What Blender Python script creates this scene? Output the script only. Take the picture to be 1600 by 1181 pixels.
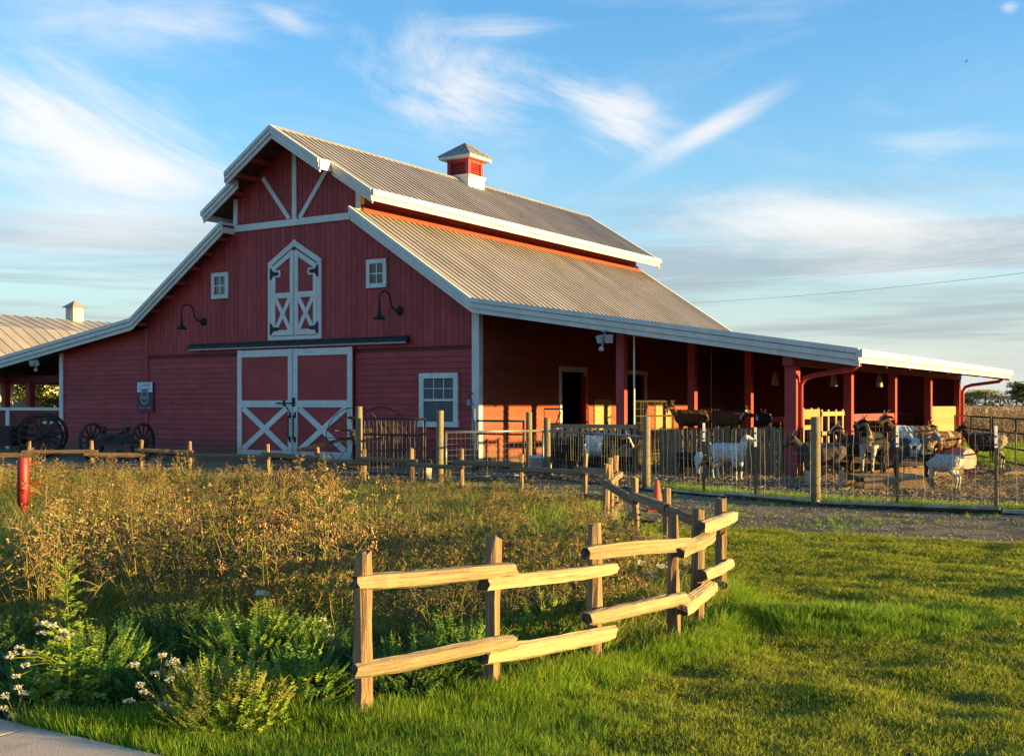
import bpy, bmesh, math, random
import numpy as np
from mathutils import Vector, Matrix, Quaternion

for _o in list(bpy.data.objects):
    bpy.data.objects.remove(_o)
SC = bpy.context.scene
COL = SC.collection
R = math.radians

# ------------------------------------------------------------------ camera
FPX = 1808.0            # focal length in photograph pixels (1600 wide)
HY = 632.0              # horizon row
EYE = 1.6
cd = bpy.data.cameras.new('camera')
cam = bpy.data.objects.new('camera', cd)
COL.objects.link(cam)
cam.location = (0, 0, EYE)
cam.rotation_euler = (R(90), 0, 0)
cd.sensor_width = 36.0
cd.lens = 36.0 * FPX / 1600.0
cd.shift_y = (HY - 590.5) / 1600.0
cd.clip_start = 0.05
cd.clip_end = 6000
SC.camera = cam

# ------------------------------------------------------------------ sun and sky
BTH = R(32.57)                                   # the barn's long axis, clockwise from +Y
FX = Vector((math.cos(BTH), -math.sin(BTH), 0))  # across the barn, to the right
LX = Vector((math.sin(BTH), math.cos(BTH), 0))   # along the barn, away
SUN_EL = R(5.0)
_h = (FX * math.cos(R(19.5)) + LX * math.sin(R(19.5))).normalized()
SUN = Vector((_h.x * math.cos(SUN_EL), _h.y * math.cos(SUN_EL), math.sin(SUN_EL)))
sd = bpy.data.lights.new('sun', 'SUN')
sd.energy = 4.6
sd.angle = R(0.55)
sd.color = (1.0, 0.69, 0.22)
so = bpy.data.objects.new('sun', sd)
COL.objects.link(so)
so.rotation_euler = (-SUN).to_track_quat('-Z', 'Y').to_euler()
so.location = (40, -10, 20)

SC.view_settings.view_transform = 'Standard'
SC.view_settings.look = 'None'
SC.view_settings.exposure = 1.8
SC.view_settings.gamma = 1.0
SC.view_settings.use_curve_mapping = False
SC.cycles.max_bounces = 6
SC.cycles.diffuse_bounces = 3
SC.cycles.glossy_bounces = 2
SC.cycles.transmission_bounces = 3
SC.cycles.transparent_max_bounces = 6
SC.cycles.caustics_reflective = False
SC.cycles.caustics_refractive = False


def px(x, y, z_or_depth):
    """a point of the photograph at a depth in metres"""
    return Vector(((x - 800) / FPX * z_or_depth, z_or_depth, EYE + (HY - y) * z_or_depth / FPX))


def gpx(x, y):
    """a point of the photograph on the level ground"""
    d = EYE * FPX / (y - HY)
    return Vector(((x - 800) / FPX * d, d, 0))


class NT:
    """short-hand for building node trees"""
    def __init__(self, tree):
        self.t = tree

    def n(self, kind, **kw):
        nd = self.t.nodes.new(kind)
        for k, v in kw.items():
            if k.startswith('i_'):
                key = k[2:]
                key = int(key) if key.isdigit() else key
                nd.inputs[key].default_value = v
            else:
                setattr(nd, k, v)
        return nd

    def l(self, a, b):
        self.t.links.new(a, b)

    def math(self, op, a, b=None, c=None, clamp=False):
        nd = self.t.nodes.new('ShaderNodeMath')
        nd.operation = op
        nd.use_clamp = clamp
        for i, v in enumerate((a, b, c)):
            if v is None:
                continue
            if isinstance(v, (int, float)):
                nd.inputs[i].default_value = v
            else:
                self.l(v, nd.inputs[i])
        return nd.outputs[0]

    def mix(self, fac, a, b, blend='MIX'):
        nd = self.t.nodes.new('ShaderNodeMix')
        nd.data_type = 'RGBA'
        nd.blend_type = blend
        for s, v in ((nd.inputs['Factor'], fac), (nd.inputs[6], a), (nd.inputs[7], b)):
            if isinstance(v, (int, float)):
                s.default_value = v
            elif isinstance(v, (tuple, list)):
                s.default_value = tuple(v) + ((1.0,) if len(v) == 3 else ())
            else:
                self.l(v, s)
        return nd.outputs[2]

    def ramp(self, fac, lo, hi):
        """smooth 0..1 between lo and hi"""
        nd = self.t.nodes.new('ShaderNodeMapRange')
        nd.interpolation_type = 'SMOOTHSTEP'
        nd.inputs[1].default_value = lo
        nd.inputs[2].default_value = hi
        nd.inputs[3].default_value = 0
        nd.inputs[4].default_value = 1
        self.l(fac, nd.inputs[0])
        return nd.outputs[0]

    def comb(self, x, y, z=0.0):
        nd = self.t.nodes.new('ShaderNodeCombineXYZ')
        for i, v in enumerate((x, y, z)):
            if isinstance(v, (int, float)):
                nd.inputs[i].default_value = v
            else:
                self.l(v, nd.inputs[i])
        return nd.outputs[0]

    def noise(self, vec, scale, detail=4.0, rough=0.55, distort=0.0):
        nd = self.t.nodes.new('ShaderNodeTexNoise')
        nd.inputs['Scale'].default_value = scale
        nd.inputs['Detail'].default_value = detail
        nd.inputs['Roughness'].default_value = rough
        nd.inputs['Distortion'].default_value = distort
        if vec is not None:
            self.l(vec, nd.inputs['Vector'])
        return nd.outputs['Fac']


# ---- the world: a clear evening sky with drawn-out cirrus
W = bpy.data.worlds.new('World')
SC.world = W
W.use_nodes = True
W.cycles.sampling_method = 'MANUAL'
W.cycles.sample_map_resolution = 512
wt = NT(W.node_tree)
W.node_tree.nodes.clear()
w_out = wt.n('ShaderNodeOutputWorld')
w_bg = wt.n('ShaderNodeBackground')
w_bg.inputs['Strength'].default_value = 0.15
sky = wt.n('ShaderNodeTexSky')
sky.sky_type = 'NISHITA'
sky.sun_disc = False
sky.sun_elevation = SUN_EL
sky.sun_rotation = math.atan2(SUN.x, SUN.y)
sky.altitude = 0
sky.air_density = 1.0
sky.dust_density = 0.6
sky.ozone_density = 3.0
SKYGAIN = 1.0
_tc = wt.n('ShaderNodeTexCoord')
_sep = wt.n('ShaderNodeSeparateXYZ')
wt.l(_tc.outputs['Generated'], _sep.inputs[0])
az = wt.math('ARCTAN2', _sep.outputs[0], _sep.outputs[1])
el = wt.math('ARCSINE', _sep.outputs[2])


def azel(x, y):
    d = Vector(((x - 800) / FPX, 1.0, (HY - y) / FPX)).normalized()
    return math.atan2(d.x, d.y), math.asin(d.z)


def field(ax, ay, stretch, scale, seed, warp=0.6):
    """streaky noise in (azimuth, elevation), drawn out along the direction (ax, ay)"""
    L = math.hypot(ax, ay)
    ca_, sa_ = ax / L, ay / L
    s = wt.math('ADD', wt.math('MULTIPLY', az, ca_), wt.math('MULTIPLY', el, sa_))
    t = wt.math('SUBTRACT', wt.math('MULTIPLY', el, ca_), wt.math('MULTIPLY', az, sa_))
    return wt.noise(wt.comb(wt.math('DIVIDE', s, stretch), t, seed * 3.7), scale, 8.0, 0.66, warp)


def cloud(x0, y0, x1, y1, width, n, lo=0.45, hi=0.75, fade=1.0):
    """a streak of cirrus from one direction of the sky to another"""
    a0, e0 = azel(x0, y0)
    a1, e1 = azel(x1, y1)
    ca, ce = (a0 + a1) / 2, (e0 + e1) / 2
    L = math.hypot(a1 - a0, e1 - e0) / 2
    ca_, sa_ = (a1 - a0) / (2 * L), (e1 - e0) / (2 * L)
    wd = width / FPX
    da = wt.math('SUBTRACT', az, ca)
    de = wt.math('SUBTRACT', el, ce)
    s = wt.math('ADD', wt.math('MULTIPLY', da, ca_ / L), wt.math('MULTIPLY', de, sa_ / L))
    t = wt.math('SUBTRACT', wt.math('MULTIPLY', de, ca_ / wd), wt.math('MULTIPLY', da, sa_ / wd))
    g = wt.math('ADD', wt.math('MULTIPLY', s, s), wt.math('MULTIPLY', t, t))
    g = wt.math('EXPONENT', wt.math('MULTIPLY', g, -1.1))
    d = wt.math('MULTIPLY_ADD', wt.math('SUBTRACT', g, 1.0), 0.42, n)
    d = wt.math('MULTIPLY', wt.ramp(d, lo - 0.13, hi), wt.math('POWER', g, 0.5))
    return wt.math('MULTIPLY', d, fade, clamp=True)

SKY_TINT = (1.0, 1.0, 1.0)
SKY_SAT = 1.15
HORIZON = (1.55, 1.52, 1.36)
AIR = (0.98, 1.36, 1.62)
STRATUS = (0.80, 0.90, 1.00)
CIRRUS = (2.05, 1.96, 1.9)
F_DOWN = field(1.0, -0.42, 2.4, 13, 1.0)
F_UP = field(1.0, 0.58, 5.0, 13, 2.0, 0.4)
F_LEFT = field(1.0, -0.34, 4.5, 14, 3.0)
F_FLAT = field(1.0, 0.0, 5.0, 16, 4.0)
CLOUDS = [
    # from x, y to x, y, half width, noise field, low, high, strength
    (520, 50, 920, 190, 115, F_DOWN, 0.38, 0.70, 1.0),
    (640, 42, 900, 36, 30, F_FLAT, 0.36, 0.72, 0.8),
    (560, 150, 760, 180, 40, F_DOWN, 0.40, 0.75, 0.7),
    (840, 110, 1070, 265, 90, F_DOWN, 0.38, 0.70, 1.0),
    (985, 268, 1285, 105, 26, F_UP, 0.32, 0.66, 0.95),
    (950, 100, 1040, 210, 46, F_UP, 0.42, 0.78, 0.7),
    (-160, 80, 380, 310, 120, F_LEFT, 0.33, 0.64, 1.0),
    (-120, 215, 440, 290, 58, F_LEFT, 0.28, 0.60, 1.0),
    (-120, 350, 420, 330, 75, F_FLAT, 0.18, 0.66, 0.75),
    (-100, 10, 560, 35, 75, F_FLAT, 0.30, 0.78, 0.85),
    (380, 5, 520, 60, 24, F_DOWN, 0.34, 0.72, 0.8),
    (840, 345, 1760, 335, 62, F_FLAT, 0.30, 0.62, 1.0),
    (1080, 420, 1760, 410, 50, F_FLAT, 0.34, 0.74, 0.5),
    (1290, 225, 1660, 212, 30, F_FLAT, 0.42, 0.78, 0.6),
    (1555, 15, 1600, 12, 14, F_FLAT, 0.40, 0.7, 0.7),
    (1040, 560, 1800, 585, 42, F_FLAT, 0.30, 0.76, 0.6),
]
cl = None
for c in CLOUDS:
    k = cloud(*c)
    cl = k if cl is None else wt.math('SUBTRACT', wt.math('ADD', cl, k), wt.math('MULTIPLY', cl, k))
# the same thin cirrus all round the sky, faint
_v = wt.comb(wt.math('MULTIPLY', az, 1.0), wt.math('MULTIPLY', el, 3.5), 5.0)
_w = wt.ramp(wt.noise(_v, 3.2, 5.0, 0.6, 0.8), 0.5, 0.85)
cl = wt.math('MAXIMUM', cl, wt.math('MULTIPLY', _w, 0.35))
# grey stratus bars low down
_v2 = wt.comb(wt.math('MULTIPLY', az, 0.9), wt.math('MULTIPLY', el, 16.0), 9.0)
_low = wt.math('MULTIPLY', wt.ramp(el, 0.005, 0.06), wt.math('SUBTRACT', 1.0, wt.ramp(el, 0.12, 0.20)))
bars = wt.math('MULTIPLY', wt.math('MULTIPLY', wt.ramp(wt.noise(_v2, 2.6, 4.0, 0.55, 0.3), 0.40, 0.57), _low), 0.68)

skyc = wt.mix(1.0, sky.outputs[0], SKY_TINT, 'MULTIPLY')
hs = wt.n('ShaderNodeHueSaturation')
hs.inputs['Saturation'].default_value = SKY_SAT
hs.inputs['Value'].default_value = 1.0
wt.l(skyc, hs.inputs['Color'])
# warm pale air along the horizon, all the way round
hz = wt.math('POWER', wt.math('SUBTRACT', 1.0, wt.math('ABSOLUTE', el), None, True), 9.0)
hz2 = wt.math('POWER', wt.math('SUBTRACT', 1.0, wt.math('ABSOLUTE', el), None, True), 6.0)
c0 = wt.mix(wt.math('MULTIPLY', hz2, 0.75), hs.outputs[0], AIR)
hz = wt.math('POWER', hz, 1.6)
c1 = wt.mix(wt.math('MULTIPLY', hz, 0.95), c0, HORIZON)
c2 = wt.mix(bars, c1, STRATUS)
c3 = wt.mix(wt.math('MULTIPLY', cl, 0.9), c2, CIRRUS)
wt.l(c3, w_bg.inputs['Color'])
wt.l(w_bg.outputs[0], w_out.inputs[0])
# ------------------------------------------------------------------ materials
MATS = {}


def mat(name, col, rough=0.7, metal=0.0, var=0.25, scale=4.0, stretch=None, rand=0.0, bump=0.0, bscale=30.0,
        col2=None, spec=0.3, trans=0.0, coords='Object', alt=None, weather=0.0):
    m = bpy.data.materials.new(name)
    m.use_nodes = True
    t = NT(m.node_tree)
    b = m.node_tree.nodes['Principled BSDF']
    tc = t.n('ShaderNodeTexCoord')
    mp = t.n('ShaderNodeMapping')
    t.l(tc.outputs[coords], mp.inputs[0])
    if stretch:
        mp.inputs['Scale'].default_value = stretch
    oi = t.n('ShaderNodeObjectInfo')
    shift = t.comb(t.math('MULTIPLY', oi.outputs['Random'], 37.0), t.math('MULTIPLY', oi.outputs['Random'], 91.0), 0.0)
    add = t.n('ShaderNodeVectorMath', operation='ADD')
    t.l(mp.outputs[0], add.inputs[0])
    t.l(shift, add.inputs[1])
    vec = add.outputs[0]
    n1 = t.noise(vec, scale, 5.0, 0.6)
    dark = tuple(c * (1 - var) for c in col)
    lite = tuple(min(0.95, c * (1 + var)) for c in col) if col2 is None else col2
    c = t.mix(t.ramp(n1, 0.3, 0.7), dark, lite)
    if alt is not None:       # a second, patchy colour: dirt, rust, bare wood
        n3 = t.noise(vec, alt[1], 6.0, 0.65)
        c = t.mix(t.ramp(n3, alt[2], alt[2] + 0.14), c, alt[0])
    if weather > 0:           # water streaks running down, and mud splashed up from the ground
        sm = t.n('ShaderNodeMapping')
        sm.inputs['Scale'].default_value = (7.0, 7.0, 0.35)
        t.l(tc.outputs[coords], sm.inputs[0])
        sn = t.noise(sm.outputs[0], 1.0, 5.0, 0.7)
        c = t.mix(t.math('MULTIPLY', t.ramp(sn, 0.48, 0.78), weather), c, tuple(x * 0.45 + 0.02 for x in col))
        sn2 = t.noise(sm.outputs[0], 2.6, 5.0, 0.7)
        c = t.mix(t.math('MULTIPLY', t.ramp(sn2, 0.60, 0.80), weather * 0.6), c, tuple(min(0.8, x * 1.25 + 0.05) for x in col))
        sp_ = t.n('ShaderNodeSeparateXYZ')
        t.l(tc.outputs[coords], sp_.inputs[0])
        zn = t.math('ADD', sp_.outputs[2], t.math('MULTIPLY', t.noise(tc.outputs[coords], 3.0, 5.0, 0.7), -0.9))
        mud = t.math('SUBTRACT', 1.0, t.ramp(zn, -0.45, 0.25))
        c = t.mix(t.math('MULTIPLY', mud, min(1.0, weather * 1.3)), c, (0.105, 0.078, 0.058))
    if rand > 0:
        hsv = t.n('ShaderNodeHueSaturation')
        t.l(t.math('MULTIPLY_ADD', oi.outputs['Random'], 2 * rand, 1.0 - rand), hsv.inputs['Value'])
        t.l(c, hsv.inputs['Color'])
        c = hsv.outputs[0]
    t.l(c, b.inputs['Base Color'])
    b.inputs['Roughness'].default_value = rough
    b.inputs['Metallic'].default_value = metal
    b.inputs['Specular IOR Level'].default_value = spec
    if bump > 0:
        bp = t.n('ShaderNodeBump')
        bp.inputs['Strength'].default_value = bump
        bp.inputs['Distance'].default_value = 0.02
        t.l(t.noise(vec, bscale, 5.0, 0.6), bp.inputs['Height'])
        t.l(bp.outputs[0], b.inputs['Normal'])
    if trans > 0:             # thin leaves let some light through
        tr = t.n('ShaderNodeBsdfTranslucent')
        t.l(c, tr.inputs['Color'])
        ms = t.n('ShaderNodeMixShader')
        ms.inputs[0].default_value = trans
        out = m.node_tree.nodes['Material Output']
        t.l(b.outputs[0], ms.inputs[1])
        t.l(tr.outputs[0], ms.inputs[2])
        t.l(ms.outputs[0], out.inputs[0])
    MATS[name] = m
    return m


mat('red_paint', (0.38, 0.047, 0.044), 0.6, var=0.16, scale=1.6, weather=0.55, rand=0.10, bump=0.25, bscale=60, stretch=(1, 1, 1),
    alt=((0.19, 0.035, 0.035), 0.9, 0.60))
mat('red_plank', (0.38, 0.047, 0.045), 0.6, var=0.16, scale=2.2, weather=0.5, rand=0.13, bump=0.2, bscale=70,
    alt=((0.33, 0.07, 0.07), 1.4, 0.66))
mat('red_sun_tint', (0.27, 0.060, 0.032), 0.6, weather=0.5, var=0.14, scale=1.6, rand=0.10, bump=0.25, bscale=60, alt=((0.20, 0.045, 0.035), 0.9, 0.60))  # red shifted to orange to imitate warm sun on the side boards
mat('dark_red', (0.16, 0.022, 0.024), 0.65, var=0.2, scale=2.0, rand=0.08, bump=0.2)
mat('flash_red', (0.36, 0.075, 0.045), 0.5, var=0.1, scale=2)
mat('white_paint', (0.68, 0.66, 0.585), 0.5, var=0.08, scale=3.0, weather=0.32, rand=0.04, bump=0.08, bscale=50,
    alt=((0.52, 0.50, 0.46), 2.3, 0.66))
mat('roof_metal', (0.34, 0.295, 0.255), 0.5, metal=0.1, var=0.12, scale=0.8, rand=0.10, bump=0.05, bscale=8,
    alt=((0.30, 0.26, 0.225), 0.7, 0.58))
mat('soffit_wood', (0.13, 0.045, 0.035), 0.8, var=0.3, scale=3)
mat('glass', (0.012, 0.016, 0.022), 0.08, var=0.3, scale=1.0, spec=0.6)
mat('curtain', (0.10, 0.10, 0.11), 0.5, var=0.25, scale=8.0, stretch=(3, 1, .3))
mat('black_iron', (0.022, 0.022, 0.025), 0.5, metal=0.3, var=0.3, scale=8, bump=0.1)
mat('rusty_iron', (0.055, 0.038, 0.030), 0.75, metal=0.3, var=0.4, scale=9, bump=0.3, alt=((0.12, 0.05, 0.025), 5, 0.56))
mat('old_wood_dark', (0.062, 0.045, 0.036), 0.85, var=0.4, scale=6, stretch=(1, 1, 6), rand=0.15, bump=0.5, bscale=40)
mat('galvanized', (0.24, 0.24, 0.24), 0.4, metal=0.5, var=0.15, scale=10)
mat('wire', (0.21, 0.195, 0.17), 0.55, metal=0.2, var=0.2, scale=5)
mat('rail_wood', (0.37, 0.275, 0.15), 0.85, var=0.24, scale=3.0, stretch=(0.5, 14, 14), rand=0.14, bump=1.0, bscale=6,
    alt=((0.16, 0.10, 0.06), 2.6, 0.585))
mat('rail_end', (0.10, 0.065, 0.042), 0.9, var=0.4, scale=30, bump=0.6)
mat('post_wood', (0.30, 0.185, 0.10), 0.85, var=0.34, scale=3, stretch=(14, 14, 0.6), rand=0.16, bump=1.0, bscale=6,
    alt=((0.10, 0.055, 0.036), 2.6, 0.57))
mat('shade_rail', (0.24, 0.155, 0.085), 0.85, var=0.3, scale=3, stretch=(0.5, 14, 14), rand=0.18, bump=1.0, bscale=6, alt=((0.10, 0.065, 0.042), 2.6, 0.58))  # far rails: shade put into a darker, browner wood colour
mat('pale_board', (0.40, 0.32, 0.23), 0.9, var=0.3, scale=6, rand=0.15, bump=0.5)
mat('treated_post', (0.23, 0.18, 0.105), 0.85, var=0.25, scale=8, stretch=(9, 9, 0.7), rand=0.12, bump=0.5, bscale=24,
    alt=((0.16, 0.12, 0.085), 4.0, 0.60))
mat('grey_plank', (0.21, 0.135, 0.080), 0.9, var=0.3, scale=8, stretch=(9, 9, 0.7), rand=0.24, bump=0.6)
mat('new_wood', (0.35, 0.225, 0.10), 0.8, var=0.2, scale=6, stretch=(6, 6, 1), rand=0.12, bump=0.3)
mat('pale_tan', (0.36, 0.25, 0.12), 0.75, var=0.15, scale=3, stretch=(1, 1, 8), bump=0.2)
mat('cream_wall', (0.62, 0.56, 0.42), 0.75, var=0.08, scale=2, bump=0.1)
mat('concrete', (0.58, 0.425, 0.295), 0.9, var=0.10, scale=2.5, rand=0.03, bump=0.35, bscale=120,
    alt=((0.45, 0.345, 0.27), 1.6, 0.6))
mat('bollard_red', (0.30, 0.017, 0.014), 0.5, var=0.12, scale=3, spec=0.5, bump=0.05)
mat('cone_orange', (0.62, 0.11, 0.035), 0.5, var=0.12, scale=5)
mat('bucket_white', (0.60, 0.60, 0.58), 0.5, var=0.08, scale=6)
mat('barrel_pink', (0.42, 0.15, 0.14), 0.55, var=0.15, scale=5)
mat('plastic_grey', (0.35, 0.36, 0.36), 0.4, var=0.1, scale=5)
mat('lamp_glass', (0.42, 0.42, 0.38), 0.2, var=0.1, scale=5, spec=0.6)
mat('bag_yellow', (0.36, 0.33, 0.24), 0.5, var=0.3, scale=14)
mat('sign_white', (0.66, 0.68, 0.70), 0.4, var=0.03, scale=5)
mat('sign_maroon', (0.085, 0.030, 0.060), 0.4, var=0.1, scale=5)
mat('sign_green', (0.025, 0.075, 0.065), 0.4, var=0.1, scale=5)
mat('sign_grey', (0.36, 0.40, 0.42), 0.4, var=0.05, scale=5)
mat('sign_ink', (0.11, 0.16, 0.24), 0.5, var=0.05, scale=5)
mat('sign_pale', (0.50, 0.42, 0.48), 0.5, var=0.05, scale=5)
mat('seed_brown', (0.26, 0.15, 0.062), 0.9, var=0.45, scale=5, rand=0.2, trans=0.25)
mat('seed_rust', (0.22, 0.12, 0.055), 0.9, var=0.4, scale=5, rand=0.2, trans=0.25)
mat('seed_pale', (0.50, 0.37, 0.15), 0.9, var=0.3, scale=5, rand=0.15, trans=0.3)
mat('dry_stem', (0.22, 0.155, 0.060), 0.85, var=0.35, scale=4, rand=0.18)
mat('dry_leaf', (0.31, 0.25, 0.045), 0.8, var=0.45, scale=4, rand=0.2, trans=0.35)
mat('olive_leaf', (0.22, 0.27, 0.030), 0.75, var=0.4, scale=4, rand=0.2, trans=0.35)
mat('green_leaf', (0.075, 0.14, 0.030), 0.65, var=0.35, scale=5, rand=0.15, trans=0.35)
mat('fern_leaf', (0.13, 0.245, 0.052), 0.7, var=0.35, scale=5, rand=0.12, trans=0.45)
mat('yellow_leaf', (0.27, 0.29, 0.060), 0.7, var=0.3, scale=5, rand=0.12, trans=0.35)
mat('bright_leaf', (0.23, 0.33, 0.038), 0.65, var=0.3, scale=5, rand=0.12, trans=0.4)
mat('petal_white', (0.66, 0.60, 0.45), 0.8, var=0.12, scale=5, trans=0.3)
mat('petal_orange', (0.62, 0.12, 0.02), 0.7, var=0.2, scale=5, trans=0.3)
mat('grass_blade', (0.215, 0.315, 0.020), 0.6, var=0.4, scale=0.9, rand=0.38, trans=0.5, col2=(0.43, 0.43, 0.040))
mat('grass_lush', (0.17, 0.32, 0.018), 0.55, var=0.3, scale=0.9, rand=0.25, trans=0.4)
mat('grass_dry', (0.42, 0.36, 0.10), 0.75, var=0.35, scale=2, rand=0.25, trans=0.35)
mat('straw', (0.40, 0.27, 0.11), 0.85, var=0.35, scale=5, rand=0.3)
mat('mulch', (0.12, 0.075, 0.045), 0.95, var=0.4, scale=9, rand=0.4)
mat('stone', (0.30, 0.225, 0.14), 0.9, var=0.25, scale=6, rand=0.3)
mat('corn_leaf', (0.36, 0.245, 0.125), 0.85, var=0.35, scale=3, rand=0.25, trans=0.25)
mat('corn_tassel', (0.42, 0.30, 0.17), 0.85, var=0.3, scale=3, rand=0.25)
mat('bark', (0.10, 0.075, 0.055), 0.9, var=0.3, scale=6, bump=0.5)
mat('bare_twig', (0.36, 0.27, 0.19), 0.9, var=0.2, scale=4)
mat('willow_leaf', (0.34, 0.31, 0.035), 0.8, var=0.3, scale=0.6, trans=0.3)
mat('oak_leaf', (0.075, 0.10, 0.028), 0.8, var=0.35, scale=0.6, trans=0.25)
mat('hedge_leaf', (0.038, 0.045, 0.026), 0.85, var=0.35, scale=0.5, trans=0.2)
mat('horn', (0.10, 0.085, 0.07), 0.6, var=0.3, scale=12)
mat('eye_dark', (0.01, 0.009, 0.008), 0.2, var=0.1)
mat('bird_black', (0.02, 0.02, 0.022), 0.7, var=0.1)
mat('cable', (0.05, 0.05, 0.055), 0.6, var=0.1)


# ------------------------------------------------------------------ mesh helpers
class MB:
    """collects shapes for one mesh"""
    def __init__(self):
        self.v, self.f, self.m, self.cur = [], [], [], 0

    def add(self, vs, fs, mi=None):
        o = len(self.v)
        self.v.extend([tuple(p) for p in vs])
        self.f.extend([tuple(i + o for i in f) for f in fs])
        self.m.extend([self.cur if mi is None else mi] * len(fs))
        return self

    def box(self, x0, x1, y0, y1, z0, z1, mi=None):
        return self.add([(x0, y0, z0), (x1, y0, z0), (x1, y1, z0), (x0, y1, z0), (x0, y0, z1), (x1, y0, z1), (x1, y1, z1), (x0, y1, z1)],
                        [(0, 3, 2, 1), (4, 5, 6, 7), (0, 1, 5, 4), (1, 2, 6, 5), (2, 3, 7, 6), (3, 0, 4, 7)], mi)

    def beam(self, p, q, w, h, up=(0, 0, 1), mi=None, roll=0.0):
        """a rectangular bar from p to q: w sideways, h along up"""
        p, q, up = Vector(p), Vector(q), Vector(up)
        d = (q - p).normalized()
        s = d.cross(up)
        if s.length < 1e-5:
            s = d.cross(Vector((1, 0, 0)))
        s.normalize()
        u = s.cross(d)
        if roll:
            qn = Quaternion(d, roll)
            s, u = qn @ s, qn @ u
        vs = []
        for c in (p, q):
            for a, b in ((-1, -1), (1, -1), (1, 1), (-1, 1)):
                vs.append(c + s * (a * w / 2) + u * (b * h / 2))
        return self.add(vs, [(0, 1, 2, 3), (7, 6, 5, 4), (1, 0, 4, 5), (2, 1, 5, 6), (3, 2, 6, 7), (0, 3, 7, 4)], mi)

    def tube(self, pts, r, n=6, mi=None, cap=True, r2=None):
        pts = [Vector(p) for p in pts]
        k = len(pts)
        rs = r if isinstance(r, (list, tuple)) else [r + ((r2 - r) * i / (k - 1) if r2 is not None else 0) for i in range(k)]
        vs, fs = [], []
        ref = None
        for i, p in enumerate(pts):
            d = (pts[min(i + 1, k - 1)] - pts[max(i - 1, 0)]).normalized()
            if ref is None:
                ref = d.cross(Vector((0, 0, 1)))
                if ref.length < 1e-3:
                    ref = d.cross(Vector((1, 0, 0)))
            s = (ref - d * ref.dot(d))
            if s.length < 1e-5:
                s = d.orthogonal()
            s.normalize()
            ref = s
            u = d.cross(s)
            for j in range(n):
                a = 2 * math.pi * j / n
                vs.append(p + s * (math.cos(a) * rs[i]) + u * (math.sin(a) * rs[i]))
        for i in range(k - 1):
            for j in range(n):
                j2 = (j + 1) % n
                fs.append((i * n + j, i * n + j2, (i + 1) * n + j2, (i + 1) * n + j))
        if cap:
            fs.append(tuple(range(n - 1, -1, -1)))
            fs.append(tuple(range((k - 1) * n, k * n)))
        return self.add(vs, fs, mi)

    def ring(self, c, axis, rad, r, n=28, k=6, mi=None, a0=0.0, a1=2 * math.pi):
        """a torus, or an arc of one, round an axis"""
        c, axis = Vector(c), Vector(axis).normalized()
        s = axis.orthogonal().normalized()
        u = axis.cross(s)
        full = abs(a1 - a0 - 2 * math.pi) < 1e-4
        m = n if full else n + 1
        vs, fs = [], []
        for i in range(m):
            a = a0 + (a1 - a0) * i / n
            d = s * math.cos(a) + u * math.sin(a)
            for j in range(k):
                b = 2 * math.pi * j / k
                vs.append(c + d * (rad + r[0] * math.cos(b)) + axis * (r[1] * math.sin(b)))
        for i in range(n):
            i2 = (i + 1) % m
            for j in range(k):
                j2 = (j + 1) % k
                fs.append((i * k + j, i2 * k + j, i2 * k + j2, i * k + j2))
        return self.add(vs, fs, mi)

    def lathe(self, c, prof, n=16, axis=(0, 0, 1), mi=None):
        """profile of (radius, height) pairs turned about an axis through c"""
        c, axis = Vector(c), Vector(axis).normalized()
        s = axis.orthogonal().normalized()
        u = axis.cross(s)
        vs, fs = [], []
        for r, h in prof:
            for j in range(n):
                a = 2 * math.pi * j / n
                vs.append(c + axis * h + (s * math.cos(a) + u * math.sin(a)) * r)
        for i in range(len(prof) - 1):
            for j in range(n):
                j2 = (j + 1) % n
                fs.append((i * n + j, i * n + j2, (i + 1) * n + j2, (i + 1) * n + j))
        fs.append(tuple(range(n - 1, -1, -1)))
        fs.append(tuple(range((len(prof) - 1) * n, len(prof) * n)))
        return self.add(vs, fs, mi)

    def prism(self, poly, a0, a1, plane='xz', mi=None):
        """a polygon (counter-clockwise seen from -y for 'xz') pulled along the remaining axis"""
        n = len(poly)
        mk3 = {'xz': lambda p, a: (p[0], a, p[1]), 'yz': lambda p, a: (a, p[0], p[1]), 'xy': lambda p, a: (p[0], p[1], a)}[plane]
        vs = [mk3(p, a0) for p in poly] + [mk3(p, a1) for p in poly]
        fs = [tuple(range(n)), tuple(range(2 * n - 1, n - 1, -1))]
        fs += [(i, i + n, (i + 1) % n + n, (i + 1) % n) for i in range(n)]
        return self.add(vs, fs, mi)

    def mesh(self, name, mats, smooth=False):
        me = bpy.data.meshes.new(name)
        me.from_pydata(self.v, [], self.f)
        for m in (mats if isinstance(mats, (list, tuple)) else [mats]):
            me.materials.append(MATS[m])
        me.polygons.foreach_set('material_index', self.m)
        if smooth:
            me.polygons.foreach_set('use_smooth', [True] * len(self.f))
        me.update()
        bm = bmesh.new()
        bm.from_mesh(me)
        bmesh.ops.recalc_face_normals(bm, faces=bm.faces)
        bm.to_mesh(me)
        bm.free()
        return me

    def build(self, name, mats, parent=None, smooth=False):
        return put(name, self.mesh(name, mats, smooth), parent)


def put(name, me, parent=None, loc=None, rot=None, scale=None):
    o = bpy.data.objects.new(name, me)
    COL.objects.link(o)
    if parent is not None:
        o.parent = parent
    if loc is not None:
        o.location = loc
    if rot is not None:
        o.rotation_euler = rot
    if scale is not None:
        o.scale = scale if hasattr(scale, '__len__') else (scale,) * 3
    return o


def tag(o, label, cat, group=None):
    o['label'] = label
    o['category'] = cat
    if group:
        o['group'] = group
    return o


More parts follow.
